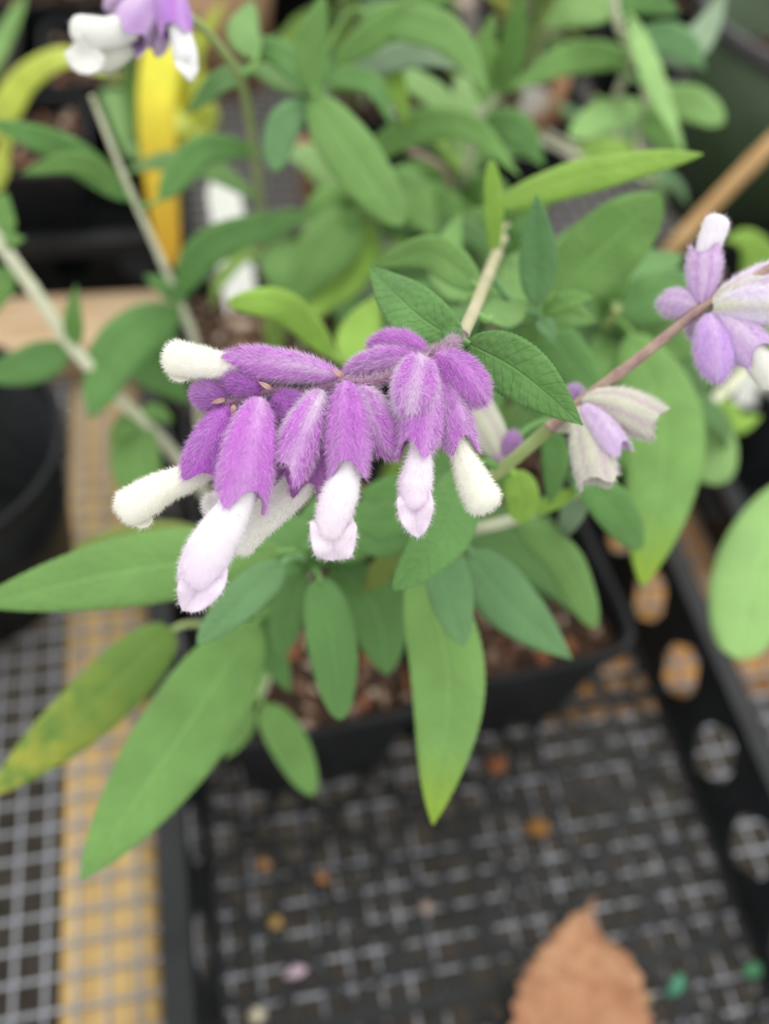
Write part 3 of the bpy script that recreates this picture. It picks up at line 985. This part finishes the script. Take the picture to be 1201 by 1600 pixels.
# side shoot and leaves of this plant
p4.stem([(700, 835, .26), (730, 828, .23), (800, 812, .225), (905, 768, .215)], .0021, .0012, 'stem', n=30)
p4.leaf([(800, 815, .225), (875, 868, .232), (932, 982, .245)], 62, 'g', fold=.15, roll=10, b=.6)
p4.leaf([(905, 745, .205), (955, 790, .205), (1003, 858, .21)], 66, 'd', fold=.2, a=.5, b=.6)
p4.leaf([(735, 860, .21), (790, 935, .215), (893, 1030, .22)], 90, 'b', fold=.2, n=48, serr=.012)
p4.leaf([(655, 868, .205), (700, 1060, .202), (676, 1288, .198)], 118, 'lt', fold=.22, n=64, nx=10, serr=.012, a=.6, b=.85)
p4.leaf([(688, 848, .19), (702, 920, .188), (724, 1010, .19)], 72, 'b', fold=.3, n=48, serr=.012, a=.5, b=.72)
p4.leaf([(728, 732, .182), (692, 830, .172), (615, 922, .165)], 88, 'd', fold=.35, roll=18, n=64, nx=12, serr=.015, a=.55, b=.75)
p4.leaf([(640, 800, .20), (600, 815, .20), (545, 812, .20)], 62, 'd', fold=.2)
p4.leaf([(660, 770, .21), (610, 770, .215), (560, 770, .215)], 60, 'd')
p4.leaf([(650, 830, .21), (600, 850, .215), (555, 855, .22)], 46, 'd')
p4.leaf([(700, 790, .22), (680, 740, .23), (640, 700, .24)], 90, 'd')
p4.leaf([(800, 738, .20), (815, 775, .205), (812, 818, .21)], 56, 'l', fold=.2, a=.5, b=.55)
p4.leaf([(862, 670, .20), (868, 725, .205), (858, 790, .21)], 44, 'd', fold=.2)
p4.leaf([(800, 740, .22), (760, 760, .23), (735, 800, .235)], 50, 'g')
p4.leaf([(905, 770, .215), (890, 810, .23), (870, 850, .24)], 40, 'gr')
p4.leaf([(905, 765, .214), (850, 790, .214), (795, 805, .218)], 26, 'l', fold=.2)
p4.leaf([(640, 880, .215), (610, 880, .225), (560, 930, .24)], 44, 'ol')

# ------------------------------------------------------------------ front left sage plant
p1 = Plant('sage_plant', 'low woolly sage with long spreading leaves hanging over the front pot', 'plant', soilpt('FL'), 'sage plants')
p1.stem([soilpt('FL', -.02, -.01), (405, 1080, .355), (425, 1030, .31), (455, 950, .25), (478, 893, .222)], .0027, .0015, 'stem')
p1.stem([soilpt('FL', .0, .0), (520, 1000, .33), (560, 910, .27), (620, 880, .245), (655, 872, .225)], .0022, .0014, 'stem')
p1.stem([(425, 1030, .31), (380, 985, .27), (300, 975, .258), (268, 985, .254)], .0012, .0009, 'stem_g')
p1.stem([soilpt('FL', -.01, .01), (400, 1040, .35), (350, 1000, .30)], .0016, .0010, 'stem_g')
p1.leaf([(445, 862, .212), (220, 888, .202), (-45, 945, .195)], 116, 'g', fold=.2, n=64, nx=10, serr=.012, a=.65, b=.88)
p1.leaf([(360, 862, .255), (240, 842, .26), (112, 855, .265)], 62, 'ol', fold=.2)
p1.leaf([(400, 972, .235), (275, 1160, .222), (126, 1374, .21)], 142, 'g', fold=.16, n=64, nx=10, serr=.010, a=.55, b=.8)
p1.leaf([(268, 982, .254), (140, 1105, .248), (-20, 1244, .24)], 100, 'yl', fold=.15, n=56, nx=10, serr=.008, a=.4, b=.72)
p1.leaf([(442, 880, .205), (385, 930, .195), (308, 1005, .188)], 64, 'b', fold=.3, n=48, serr=.015, a=.5, b=.65)
p1.leaf([(470, 890, .218), (450, 955, .222), (438, 1028, .228)], 54, 'd', fold=.3, n=40, serr=.012, b=.7)
p1.leaf([(498, 902, .214), (518, 1000, .208), (532, 1125, .208)], 78, 'd', fold=.25, n=56, nx=10, serr=.014, a=.42, b=.55)
p1.leaf([(516, 882, .235), (585, 950, .24), (606, 1055, .25)], 92, 'd', fold=.2, n=40, a=.55, b=.7)
p1.leaf([(560, 905, .25), (600, 930, .255), (612, 1040, .26)], 60, 'd', fold=.2)
p1.leaf([(390, 955, .25), (420, 1015, .252), (454, 1082, .26)], 50, 'd', fold=.3)
p1.leaf([(412, 1100, .30), (450, 1160, .288), (490, 1242, .278)], 60, 'g', fold=.2, a=.45, b=.55)
p1.leaf([(395, 1105, .31), (375, 1145, .305), (352, 1185, .30)], 34, 'g', fold=.2)
p1.leaf([(478, 893, .220), (460, 880, .213), (436, 903, .208)], 34, 'd', fold=.4)
p1.leaf([(482, 890, .221), (500, 865, .215), (520, 872, .211)], 40, 'd', fold=.4)
p1.leaf([(476, 880, .223), (455, 840, .225), (420, 800, .23)], 80, 'd', fold=.2)
p1.leaf([(470, 850, .225), (400, 840, .232), (320, 830, .24)], 90, 'd', fold=.2)
p1.leaf([(480, 870, .225), (500, 820, .23), (505, 760, .235)], 76, 'd', fold=.2)
p1.leaf([(500, 860, .225), (560, 830, .235), (600, 760, .25)], 80, 'd', fold=.2)
p1.leaf([(440, 900, .235), (380, 930, .24), (300, 940, .25)], 56, 'ol', fold=.2)
p1.leaf([(460, 930, .25), (400, 955, .262), (350, 960, .27)], 50, 'd', fold=.2)
p1.leaf([(580, 890, .245), (620, 930, .25), (640, 990, .26)], 46, 'd')

# ------------------------------------------------------------------ left sage plant (pale stems)
p5 = Plant('sage_plant', 'pale-stemmed sage leaning over the weathered cross board', 'plant', soilpt('ML'), 'sage plants')
p5.stem([soilpt('ML', -.02, .0), (320, 690, .41), (310, 590, .37), (300, 520, .345), (245, 390, .315), (195, 280, .295), (143, 150, .275)], .0024, .0008, 'stem', n=50)
p5.stem([soilpt('ML', -.03, -.01), (330, 780, .40), (268, 705, .36), (215, 650, .335), (170, 608, .322), (112, 540, .31), (60, 464, .30), (-25, 345, .285)], .0024, .0022, 'stem', n=50)
p5.leaf([(205, 312, .30), (100, 235, .285), (-30, 185, .275)], 50, 'd', fold=.3, roll=15)
p5.leaf([(200, 305, .30), (125, 255, .285), (32, 272, .275)], 36, 'g', fold=.3, roll=20)
p5.leaf([(248, 312, .30), (320, 235, .31), (420, 240, .33)], 46, 'd', fold=.3, roll=-15)
p5.leaf([(280, 462, .325), (330, 385, .31), (495, 328, .30)], 56, 'd', fold=.25, roll=-10)
p5.leaf([(280, 478, .335), (190, 540, .32), (140, 652, .31)], 80, 'd', fold=.2, a=.55, b=.7)
p5.leaf([(265, 500, .36), (235, 560, .37), (300, 630, .38)], 80, 'd', fold=.2)
p5.leaf([(110, 545, .31), (45, 570, .31), (-40, 592, .31)], 62, 'd', fold=.2)
p5.leaf([(118, 545, .31), (114, 495, .30), (119, 445, .295)], 30, 'g', fold=.2)
p5.leaf([(215, 655, .34), (212, 720, .335), (232, 800, .335)], 76, 'g', fold=.2, a=.45, b=.5)
p5.leaf([(215, 650, .335), (190, 670, .33), (170, 690, .33)], 34, 'g')
p5.leaf([(220, 648, .335), (245, 645, .34), (270, 660, .345)], 30, 'g')
p5.leaf([(-5, 380, .29), (0, 330, .29), (10, 300, .29)], 50, 'g')
p5.leaf([(5, 385, .29), (20, 375, .285), (40, 372, .285)], 24, 'g')
p5.leaf([(290, 470, .33), (262, 450, .325), (225, 430, .325)], 34, 'd')
p5.leaf([(20, 420, .295), (-5, 450, .295), (-20, 500, .295)], 46, 'g')
# the raceme cut off by the upper frame edge
p6 = Plant('sage_plant', 'sage with a white and purple flower head beside the yellow strap blade', 'plant', soilpt('BL'), 'sage plants')
p6.stem([soilpt('BL', .01, .0), (415, 400, .42), (400, 260, .33), (380, 140, .27), (340, 70, .235), (290, 20, .215), (240, -30, .205)], .0022, .0010, 'stem_g', n=40)
c_ = calyx(p6, (250, -20, .205), (200, 55, .20), 66, .5, .0, tint=srgb(176, 140, 196), nh=500)
corolla(p6, c_, [(208, 40, .20, 40), (170, 52, .199, 46), (135, 48, .198, 46), (125, 47, .198, 42)], (.86, .86, .82), nh=500,
        lip=[(150, 70, .199, 60), (130, 85, .199, 60), (112, 70, .199, 60)])
c_ = calyx(p6, (240, -25, .208), (205, 60, .206), 50, .6, .0, tint=srgb(170, 140, 186), nh=300)
corolla(p6, c_, [(205, 60, .206, 40), (180, 78, .205, 46), (160, 90, .205, 46)], (.83, .83, .77), nh=400)
c_ = calyx(p6, (262, -30, .203), (276, 52, .20), 54, .3, .0, tint=srgb(172, 120, 200), nh=500)
corolla(p6, c_, [(276, 40, .20, 30), (284, 62, .20, 36), (290, 88, .20, 38)], (.86, .86, .86), nh=400,
        lip=[(288, 88, .20, 36), (295, 108, .199, 36), (299, 126, .199, 36)])
calyx(p6, (252, -20, .206), (246, 86, .206), 44, .9, .0, bud=True, tint=srgb(170, 140, 180), nh=400)
calyx(p6, (230, -30, .207), (165, 15, .206), 44, .7, .0, bud=True, tint=srgb(166, 140, 180), nh=300)
p6.leaf([(395, 110, .26), (340, 130, .28), (288, 180, .30)], 40, 'd', fold=.3)
p6.leaf([(400, 90, .26), (380, 50, .27), (395, 0, .29)], 50, 'g')
p6.leaf([(420, 380, .40), (470, 420, .38), (560, 330, .35)], 90, 'g')

# ------------------------------------------------------------------ back sage plants
p7 = Plant('sage_plant', 'woolly sage with broad drooping leaves behind the raceme', 'plant', soilpt('BR', -.02), 'sage plants')
p7.stem([soilpt('BR', -.02, .0), (600, 430, .46), (560, 330, .38), (510, 220, .30), (487, 148, .262)], .0024, .0012, 'stem_g', n=40)
p7.stem([soilpt('BR', .01, .0), (690, 430, .47), (720, 300, .40), (745, 190, .34), (782, 135, .32), (800, 60, .30)], .0022, .0016, 'stem', n=40)
p7.stem([soilpt('BR', .0, .015), (660, 420, .48), (700, 290, .36), (650, 240, .33), (600, 220, .32)], .0015, .0010, 'stem_p', n=30)
p7.leaf([(488, 150, .262), (545, 235, .255), (628, 352, .25)], 86, 'g', fold=.2, n=40, a=.5, b=.55)
p7.leaf([(484, 158, .265), (443, 195, .262), (428, 268, .262)], 52, 'b', fold=.25, a=.5, b=.5)
p7.leaf([(490, 145, .26), (485, 70, .255), (508, -15, .25)], 50, 'g', fold=.2)
p7.leaf([(488, 140, .26), (440, 85, .265), (360, 60, .27)], 46, 'd', fold=.2)
p7.leaf([(495, 140, .265), (450, 120, .28), (390, 105, .30)], 50, 'g', fold=.2)
p7.leaf([(520, 100, .29), (620, 30, .28), (730, -25, .27)], 48, 'g', fold=.2)
p7.leaf([(560, 20, .29), (690, 50, .27), (765, 145, .26)], 64, 'g', fold=.2)
p7.leaf([(530, 120, .30), (640, 85, .295), (735, 108, .29)], 46, 'gr', fold=.2, roll=20)
p7.leaf([(510, 130, .31), (600, 110, .30), (638, 200, .30)], 50, 'l', fold=.2)
p7.leaf([(505, 120, .29), (580, 130, .285), (612, 195, .285)], 40, 'd', fold=.25, roll=20)
p7.leaf([(560, 250, .32), (650, 200, .30), (735, 200, .29), (812, 275, .285)], 52, 'g', fold=.25)
p7.leaf([(600, 222, .32), (660, 205, .31), (740, 185, .30)], 40, 'd', fold=.2)
p7.leaf([(782, 150, .32), (800, 70, .30), (815, -25, .28)], 42, 'g', fold=.2)
p7.leaf([(770, 170, .33), (755, 100, .31), (770, 20, .29)], 44, 'p', fold=.2)
p7.leaf([(740, 220, .34), (800, 200, .33), (850, 260, .33)], 60, 'd', fold=.2)
p7.leaf([(560, 330, .36), (500, 400, .35), (450, 480, .35)], 90, 'g', fold=.2)
p7.leaf([(575, 340, .37), (540, 420, .36), (480, 500, .35)], 80, 'l', fold=.2)
p7.leaf([(580, 330, .36), (630, 300, .34), (680, 370, .33)], 80, 'g', fold=.2)
p7.leaf([(590, 360, .38), (660, 320, .36), (740, 330, .35)], 80, 'g', fold=.2)
p7.leaf([(600, 400, .39), (640, 450, .37), (600, 520, .35)], 70, 'd', fold=.2)
p7.leaf([(610, 400, .40), (590, 450, .37), (500, 440, .36)], 60, 'gr', fold=.2)
p7.leaf([(560, 340, .37), (520, 320, .36), (470, 340, .36)], 70, 'g', fold=.2)
p7.leaf([(640, 430, .42), (560, 500, .38), (545, 570, .35)], 70, 'l', fold=.2)
p7.leaf([(700, 320, .40), (660, 270, .38), (620, 270, .38)], 60, 'g', fold=.2)
p7.leaf([(705, 340, .41), (760, 300, .38), (800, 330, .37)], 70, 'g', fold=.2)
# lime shoot left of the raceme
p7.stem([(600, 430, .46), (590, 520, .36), (560, 580, .27), (530, 562, .242)], .0014, .0009, 'stem_g', n=24)
p7.leaf([(525, 560, .24), (445, 480, .226), (355, 473, .215)], 50, 'l', fold=.15, roll=10, b=.6)
p7.leaf([(570, 570, .25), (560, 530, .26), (590, 460, .27)], 70, 'l', fold=.2)

p8 = Plant('sage_plant', 'sage with whorled narrow leaves standing near the leaning cane', 'plant', W(.352, .470, SOILZ - .005), 'sage plants')
p8.stem([W(.352, .470, SOILZ - .005), (1000, 280, .52), (992, 220, .44), (1008, 165, .39), (1000, 60, .34)], .0022, .0014, 'stem', n=36)
p8.stem([W(.345, .465, SOILZ - .005), (945, 260, .52), (960, 160, .44), (985, 90, .37), (962, 30, .34), (958, -40, .33)], .0022, .0016, 'stem', n=36)
p8.leaf([(990, 88, .37), (890, 92, .355), (790, 142, .345)], 46, 'g', fold=.25, roll=15)
p8.leaf([(985, 25, .34), (1020, 120, .325), (1068, 240, .315)], 36, 'p', fold=.2, roll=10)
p8.leaf([(995, 55, .345), (1060, 65, .345), (1100, 108, .345)], 50, 'b', fold=.2)
p8.leaf([(1000, 90, .36), (1050, 88, .36), (1100, 100, .365)], 30, 'gr', fold=.2)
p8.leaf([(1005, 165, .39), (945, 180, .375), (890, 214, .365)], 52, 'p', fold=.2, a=.5, b=.55)
p8.leaf([(1012, 165, .39), (1075, 160, .38), (1130, 192, .375)], 54, 'p', fold=.2, a=.5, b=.55)
p8.leaf([(1010, 175, .395), (1030, 200, .39), (1070, 240, .39)], 50, 'g', fold=.2)
p8.leaf([(990, 230, .44), (950, 240, .43), (900, 230, .42)], 50, 'l', fold=.2)
p8.leaf([(960, 20, .34), (900, 10, .35), (850, 40, .37)], 60, 'p', fold=.2)
p8.leaf([(1000, 60, .345), (1080, 70, .36), (1135, -15, .38)], 50, 'gr', fold=.2)
p8.leaf([(960, 10, .34), (1000, -5, .34), (1060, 20, .34)], 50, 'd', fold=.2)

# right-hand plant: leaves under the fading raceme
p9 = Plant('sage_plant', 'sage with broad hanging light green leaves next to the tray openings', 'plant', W(.268, .155, SOILZ - .004), 'sage plants')
p9.stem([W(.268, .155, SOILZ - .004), (900, 620, .40), (940, 560, .32), (948, 512, .275), (965, 480, .25)], .0024, .0014, 'stem_g', n=36)
p9.leaf([(985, 520, .262), (1038, 680, .25), (1003, 915, .245)], 122, 'lt', fold=.18, n=40, a=.55, b=.75)
p9.leaf([(950, 512, .272), (962, 440, .26), (985, 382, .255)], 50, 'g', fold=.25)
p9.leaf([(945, 515, .275), (942, 560, .265), (925, 610, .26)], 46, 'g', fold=.25)
p9.leaf([(965, 490, .262), (1030, 460, .262), (1095, 425, .265)], 80, 'd', fold=.2)
p9.leaf([(960, 500, .268), (1020, 500, .27), (1080, 520, .275)], 80, 'g', fold=.2)
p9.leaf([(975, 520, .27), (1050, 545, .27), (1135, 605, .275)], 90, 'g', fold=.2)
p9.leaf([(970, 470, .265), (930, 420, .27), (900, 400, .275)], 60, 'g', fold=.2)
p9.leaf([(930, 590, .34), (960, 640, .33), (960, 740, .32)], 90, 'd', fold=.2)
p9.leaf([(920, 600, .36), (870, 620, .35), (820, 600, .34)], 80, 'd', fold=.2)
p9.leaf([(960, 480, .26), (1010, 420, .28), (1070, 400, .30)], 70, 'd', fold=.2)

# plant in the short tray
p10 = Plant('broadleaf_seedling', 'seedling with broad smooth pale leaves growing in the short black tray', 'plant', W(.462, .185, SOILZ - .004))
p10.stem([W(.462, .185, SOILZ - .004), (1215, 600, .46), (1180, 570, .40), (1120, 622, .36), (1062, 672, .335)], .003, .0022, 'stem', n=36)
p10.stem([W(.470, .180, SOILZ - .004), (1255, 620, .44), (1245, 700, .34), (1228, 765, .30)], .0028, .0020, 'stem_g', n=36)
p10.leaf([(1250, 750, .30), (1180, 890, .29), (1152, 1030, .282)], 120, 'p', fold=.12, n=36, a=.45, b=.42, wave=.02)
p10.leaf([(1235, 770, .30), (1215, 880, .295), (1200, 1010, .29)], 120, 'p', fold=.12, n=36, a=.45, b=.42, wave=.02)
p10.leaf([(1066, 672, .335), (1110, 685, .33), (1118, 757, .325)], 70, 'p', fold=.15, a=.45, b=.35)
p10.leaf([(1062, 670, .335), (1090, 640, .335), (1130, 640, .34)], 40, 'p', fold=.15)
p10.leaf([(1180, 572, .40), (1150, 520, .39), (1090, 500, .39)], 90, 'p', fold=.15)
p10.leaf([(1190, 575, .40), (1230, 560, .39), (1260, 590, .38)], 80, 'l', fold=.15)
p10.leaf([(1120, 622, .36), (1150, 660, .36), (1190, 650, .36)], 40, 'l', fold=.15)
p10.leaf([(1230, 560, .42), (1180, 390, .40), (1130, 372, .40)], 76, 'l', fold=.15)

# ------------------------------------------------------------------ strap-leaved plants in the rear tray
s1 = Plant('strap_leaf_plant', 'plant with one upright bright yellow strap blade in the rear tray', 'plant', W(.070, .500, SOILZ - .002))
base = W(.070, .500, SOILZ - .003)
s1.stem([base, base + V((0, 0, .012))], .004, .003, 'stem_g')
s1.leaf([base + V((.002, 0, .005)), (300, 200, .56), (268, 62, .48), (246, 150, .455), (252, 280, .46), (267, 416, .475)], 56, 'yy', a=.16, b=.22, fold=.12, roll=10, petiole=False, n=44)
s1.leaf([base + V((-.004, 0, .005)), (215, 240, .50), (202, 130, .47), (196, 20, .44)], 40, 'g', a=.16, b=.5, fold=.2, petiole=False, n=30)
s1.leaf([base + V((.004, 0, .005)), (320, 200, .53), (300, 100, .50), (350, 0, .48)], 44, 'yg', a=.16, b=.5, fold=.2, petiole=False, n=30)
s2 = Plant('strap_leaf_plant', 'plant with arching yellow-green strap blades in the rear tray', 'plant', W(-.060, .425, SOILZ - .002))
base = W(-.060, .425, SOILZ - .003)
s2.stem([base, base + V((0, 0, .012))], .004, .003, 'stem_g')
s2.leaf([base + V((0, 0, .005)), (-25, 200, .46), (40, 122, .44), (105, 88, .42), (165, 115, .41)], 50, 'yg', a=.14, b=.4, fold=.15, petiole=False, n=40)
s2.leaf([base + V((0, .004, .005)), (-40, 120, .48), (5, 60, .47), (40, -10, .46)], 50, 'p', a=.16, b=.5, petiole=False, n=30)
s2.leaf([base + V((0, -.004, .005)), (-20, 290, .45), (5, 230, .43), (30, 200, .42)], 40, 'yg', a=.16, b=.5, petiole=False, n=30)

# ------------------------------------------------------------------ leafy fill plants in the back rows
def unit_leaf(seed):
    random.seed(seed)
    c = spline([V((0, 0, 0)), V((.35, 0, .12)), V((.75, 0, .08)), V((1, 0, -.10))], 14)
    v, f, uv = leaf_geo(c, np.tile(V((0, 0, 1.0)), (14, 1)), .14, .25, .2, 4, .55, .75, 0, .05, thick=.004)
    return mesh('leaf', v, f, uv=uv)
LM = {}
for k in ('g', 'd', 'l', 'p', 'yg', 'b', 'yy'):
    LM[k] = unit_leaf(sum(map(ord, k)))
    LM[k].materials.append(M[k])
def bushy(label, x, y, z, h, nst, seed, pal, ll=0.068, name='leafy_seedling', group='leafy plants in the back rows'):
    r = random.Random(seed)
    e = Plant(name, label, 'plant', W(x, y, z), group)
    for s in range(nst):
        a0 = r.uniform(0, 6.28)
        lean = r.uniform(.05, .32)
        hh = h * r.uniform(.75, 1.1)
        b = W(x + .010 * math.cos(a0), y + .010 * math.sin(a0), z)
        tip = b + V((math.cos(a0) * lean * hh, math.sin(a0) * lean * hh, hh))
        midp = (b + tip) / 2 + V((-math.cos(a0), -math.sin(a0), 0)) * hh * .04
        e.stem([b, midp, tip], .0022, .0012, r.choice(('stem', 'stem_g')), n=10, seg=6)
        c = spline([b, midp, tip], 20)
        nn = max(3, int(hh / .032))
        for q in range(1, nn + 1):
            p = c[min(19, int(19 * (q / nn) ** .8))]
            for sd in (0, 1):
                az = a0 + q * 1.57 + sd * math.pi + r.uniform(-.3, .3)
                o = bpy.data.objects.new('leaf', LM[r.choice(pal)])
                COL.objects.link(o)
                o.parent = e.e
                o.matrix_parent_inverse = parent_inv(e.e)
                o.location = tuple(p)
                o.rotation_euler = (r.uniform(-.3, .3), r.uniform(-.5, .25), az)
                L = ll * r.uniform(.6, 1.2) * (1.1 - .4 * q / nn)
                o.scale = (L, L * r.uniform(.8, 1.3), L)
SZ = SOILZ - 0.006
bushy('bushy green seedling in the pot right behind the front tray', .250, .480, SZ, .16, 6, 11, 'gglpb')
bushy('tall leafy green plant in the far row beside yellow-green foliage', .300, .600, SZ, .20, 8, 12, 'glpp')
bushy('yellow-green bushy plant in the far row', .420, .600, SZ, .18, 8, 13, ('l', 'yg', 'g', 'yg'))
bushy('bright green plant in the far row behind the olive pot', .540, .640, SZ, .16, 7, 14, ('l', 'g', 'yg'))
bushy('green and yellow plant near the peach pot', .235, .720, SZ, .20, 8, 15, ('g', 'yg', 'l', 'yy'))
bushy('small leafy plant standing at the far side of the olive pot', .660, .620, SZ, .15, 4, 16, 'gld')
bushy('lime green plant in the pot near the brown stake', .365, .470, SZ, .12, 6, 21, ('l', 'yg', 'p', 'g'), .05)
bushy('low green plant in the peach pot', .155, .655, .11 - .012 + .0025, .10, 3, 17, 'ggl')
bushy('small green seedling in the short tray away from the boards', .570, .190, SZ, .10, 3, 18, 'gpl')
bushy('low seedling in the third row of the rear tray', -.095, .640, SZ, .12, 3, 19, 'glp')
bushy('green seedling beside the peach pot in the rear tray', .030, .640, SZ, .10, 3, 20, 'gdl')

def decorate(pl, n, seed, pal, ll=0.05, zmin=0.27):
    r = random.Random(seed)
    sp = [q for q in pl.sp if (q - CP) @ AD > zmin and q[2] > BZ + SOILZ + .03]
    for k in range(n):
        p = sp[r.randrange(len(sp))]
        o = bpy.data.objects.new('leaf', LM[r.choice(pal)])
        COL.objects.link(o)
        o.parent = pl.e
        o.matrix_parent_inverse = parent_inv(pl.e)
        o.location = tuple(p)
        o.rotation_euler = (r.uniform(-.3, .3), r.uniform(-.45, .3), r.uniform(0, 6.28))
        L = ll * r.uniform(.7, 1.3)
        o.scale = (L, L * r.uniform(.8, 1.2), L)
decorate(p7, 40, 31, 'gggdlp', .05, .34)
decorate(p3, 16, 32, 'ggdl', .05, .32)
decorate(p8, 10, 33, 'gglb')
decorate(p9, 12, 34, 'ggdl')
decorate(p4, 8, 35, 'gd', .04)
decorate(p6, 8, 36, 'ggl', .045, .36)

# ------------------------------------------------------------------ labels, canes
def slab(name, p_top, p_bot, w, mat, label, cat, group=None, th=.0006):
    a, b = pt(p_top), pt(p_bot)
    ax = nrmz(a - b)
    n = nrmz(CP - a); s = nrmz(np.cross(ax, n)); n = np.cross(s, ax)
    L = np.linalg.norm(a - b)
    out = [(-.5, .06), (-.5, .93), (-.36, 1.0), (.36, 1.0), (.5, .93), (.5, .06), (.12, 0), (-.12, 0)]
    v = [b + s * q[0] * w + ax * q[1] * L + n * d for d in (0, th) for q in out]
    f = [tuple(range(8))[::-1], tuple(range(8, 16))] + [(i, (i + 1) % 8, 8 + (i + 1) % 8, 8 + i) for i in range(8)]
    o = obj(name, mesh(name, v, f, smooth=False), M[mat])
    return tag(o, label, cat, group)
slab('plant_label', (346, 282, .50), W(.142, .232, SOILZ - .015), .0185, 'tag', 'white plastic plant label stuck in the soil of a back pot', 'label')
slab('plant_label', (838, 138, .60), G(822, 245, SOILZ - .01), .018, 'tag', 'white plastic plant label beside the brown stake', 'label')
slab('plant_label', (628, 165, .62), W(.262, .505, SOILZ - .012), .016, 'tag', 'white plastic plant label behind the drooping sage leaves', 'label')

slab('plant_label', (1150, 605, .48), W(.452, .165, SOILZ - .012), .018, 'tag', 'white plastic plant label beside the broad pale leaves', 'label')

def cane(name, pts, r, mat, label):
    c = spline([pt(p) for p in pts], 24)
    k = 1 + 0.10 * (np.arange(24) % 8 == 4)
    v, f = tube(c, r * k, 10)
    o = obj(name, mesh(name, v, f), M[mat])
    return tag(o, label, 'stake')
cane('bamboo_cane', [G(950, 500, .004), (1030, 410, .595), (1110, 322, .575), (1222, 206, .552)], .0050, 'bamboo', 'thin tan cane leaning over beside the large olive pot')
cane('wooden_stake', [W(.365, .500, SOILZ - .02), (850, 190, .60), (886, 100, .58)], .0050, 'brownstake', 'brown wooden stake next to a white plant label')
cane('wooden_stake', [G(487, 395, .003), (480, 300, .56), (474, 220, .52)], .0040, 'brownstake', 'brown wooden stake standing on the mesh by the back pots')

# ------------------------------------------------------------------ fallen leaf and debris in the tray
dz = 0.008
c = spline([G(900, 1850, dz + .004), G(900, 1700, dz + .008), G(905, 1590, dz + .014), G(916, 1490, dz + .016), G(926, 1404, dz + .006)], 34)
v, f, uv = leaf_geo(c, np.tile(V((0.1, 0.1, 1.0)), (34, 1)), 0.033, .5, .2, 12, 1.0, 1.55, .05, .16, thick=.0005)
o = obj('fallen_leaf', mesh('fallen_leaf', v, f, uv=uv), M['br'])
tag(o, 'curled dry brown leaf lying on the tray bottom', 'leaf')
bits = [(462, 1520, 40, 15, srgb(206, 182, 196), 'pale pink fallen petal on the tray bottom', 'petal'),
        (412, 1352, 22, 18, srgb(188, 138, 92), 'small tan seed husk nearest the left tray wall', 'debris'),
        (502, 1372, 22, 18, srgb(176, 122, 76), 'round orange-brown husk on the tray bottom', 'debris'),
        (430, 1442, 24, 20, srgb(184, 148, 88), 'tan husk above the fallen pink petal', 'debris'),
        (840, 1295, 40, 30, srgb(150, 106, 56), 'ochre scrap of dry leaf in the middle of the tray', 'debris'),
        (775, 1195, 34, 34, srgb(150, 92, 56), 'rusty scrap of dry leaf near the soil pots', 'debris'),
        (1055, 1540, 44, 18, srgb(86, 150, 120), 'teal green scrap beside the dry brown leaf', 'debris'),
        (1175, 1516, 34, 22, srgb(84, 140, 104), 'green scrap lying close to the tray side', 'debris'),
        (1005, 1562, 26, 18, srgb(176, 170, 110), 'yellowish scrap touching the dry brown leaf', 'debris'),
        (665, 1420, 24, 20, srgb(168, 150, 138), 'greyish pebble of bark on the tray bottom', 'debris'),
        (400, 1588, 30, 22, srgb(206, 196, 170), 'cream coloured husk at the tray front', 'debris')]
for x, y, L, w, cc, lab, cat in bits:
    z = 0.0055
    a = random.uniform(-1, 1)
    p0 = G(x - L / 2 * math.cos(a), y - L / 2 * math.sin(a), z); p1 = G(x + L / 2 * math.cos(a), y + L / 2 * math.sin(a), z)
    c = spline([p0, (p0 + p1) / 2 + V((0, 0, .0035)), p1], 9)
    v, f, uv = leaf_geo(c, np.tile(V((0, 0, 1.0)), (9, 1)), .5 * w * .4 / FPX, .3, .5, 4, .5, .5, 0, .1, thick=.0012)
    nm = 'fallen_petal' if cat == 'petal' else 'husk'
    o = obj(nm, mesh(nm, v, f, col=np.tile(V(cc), (len(v), 1))), M['bit'])
    tag(o, lab, cat, 'scraps on the tray bottom')
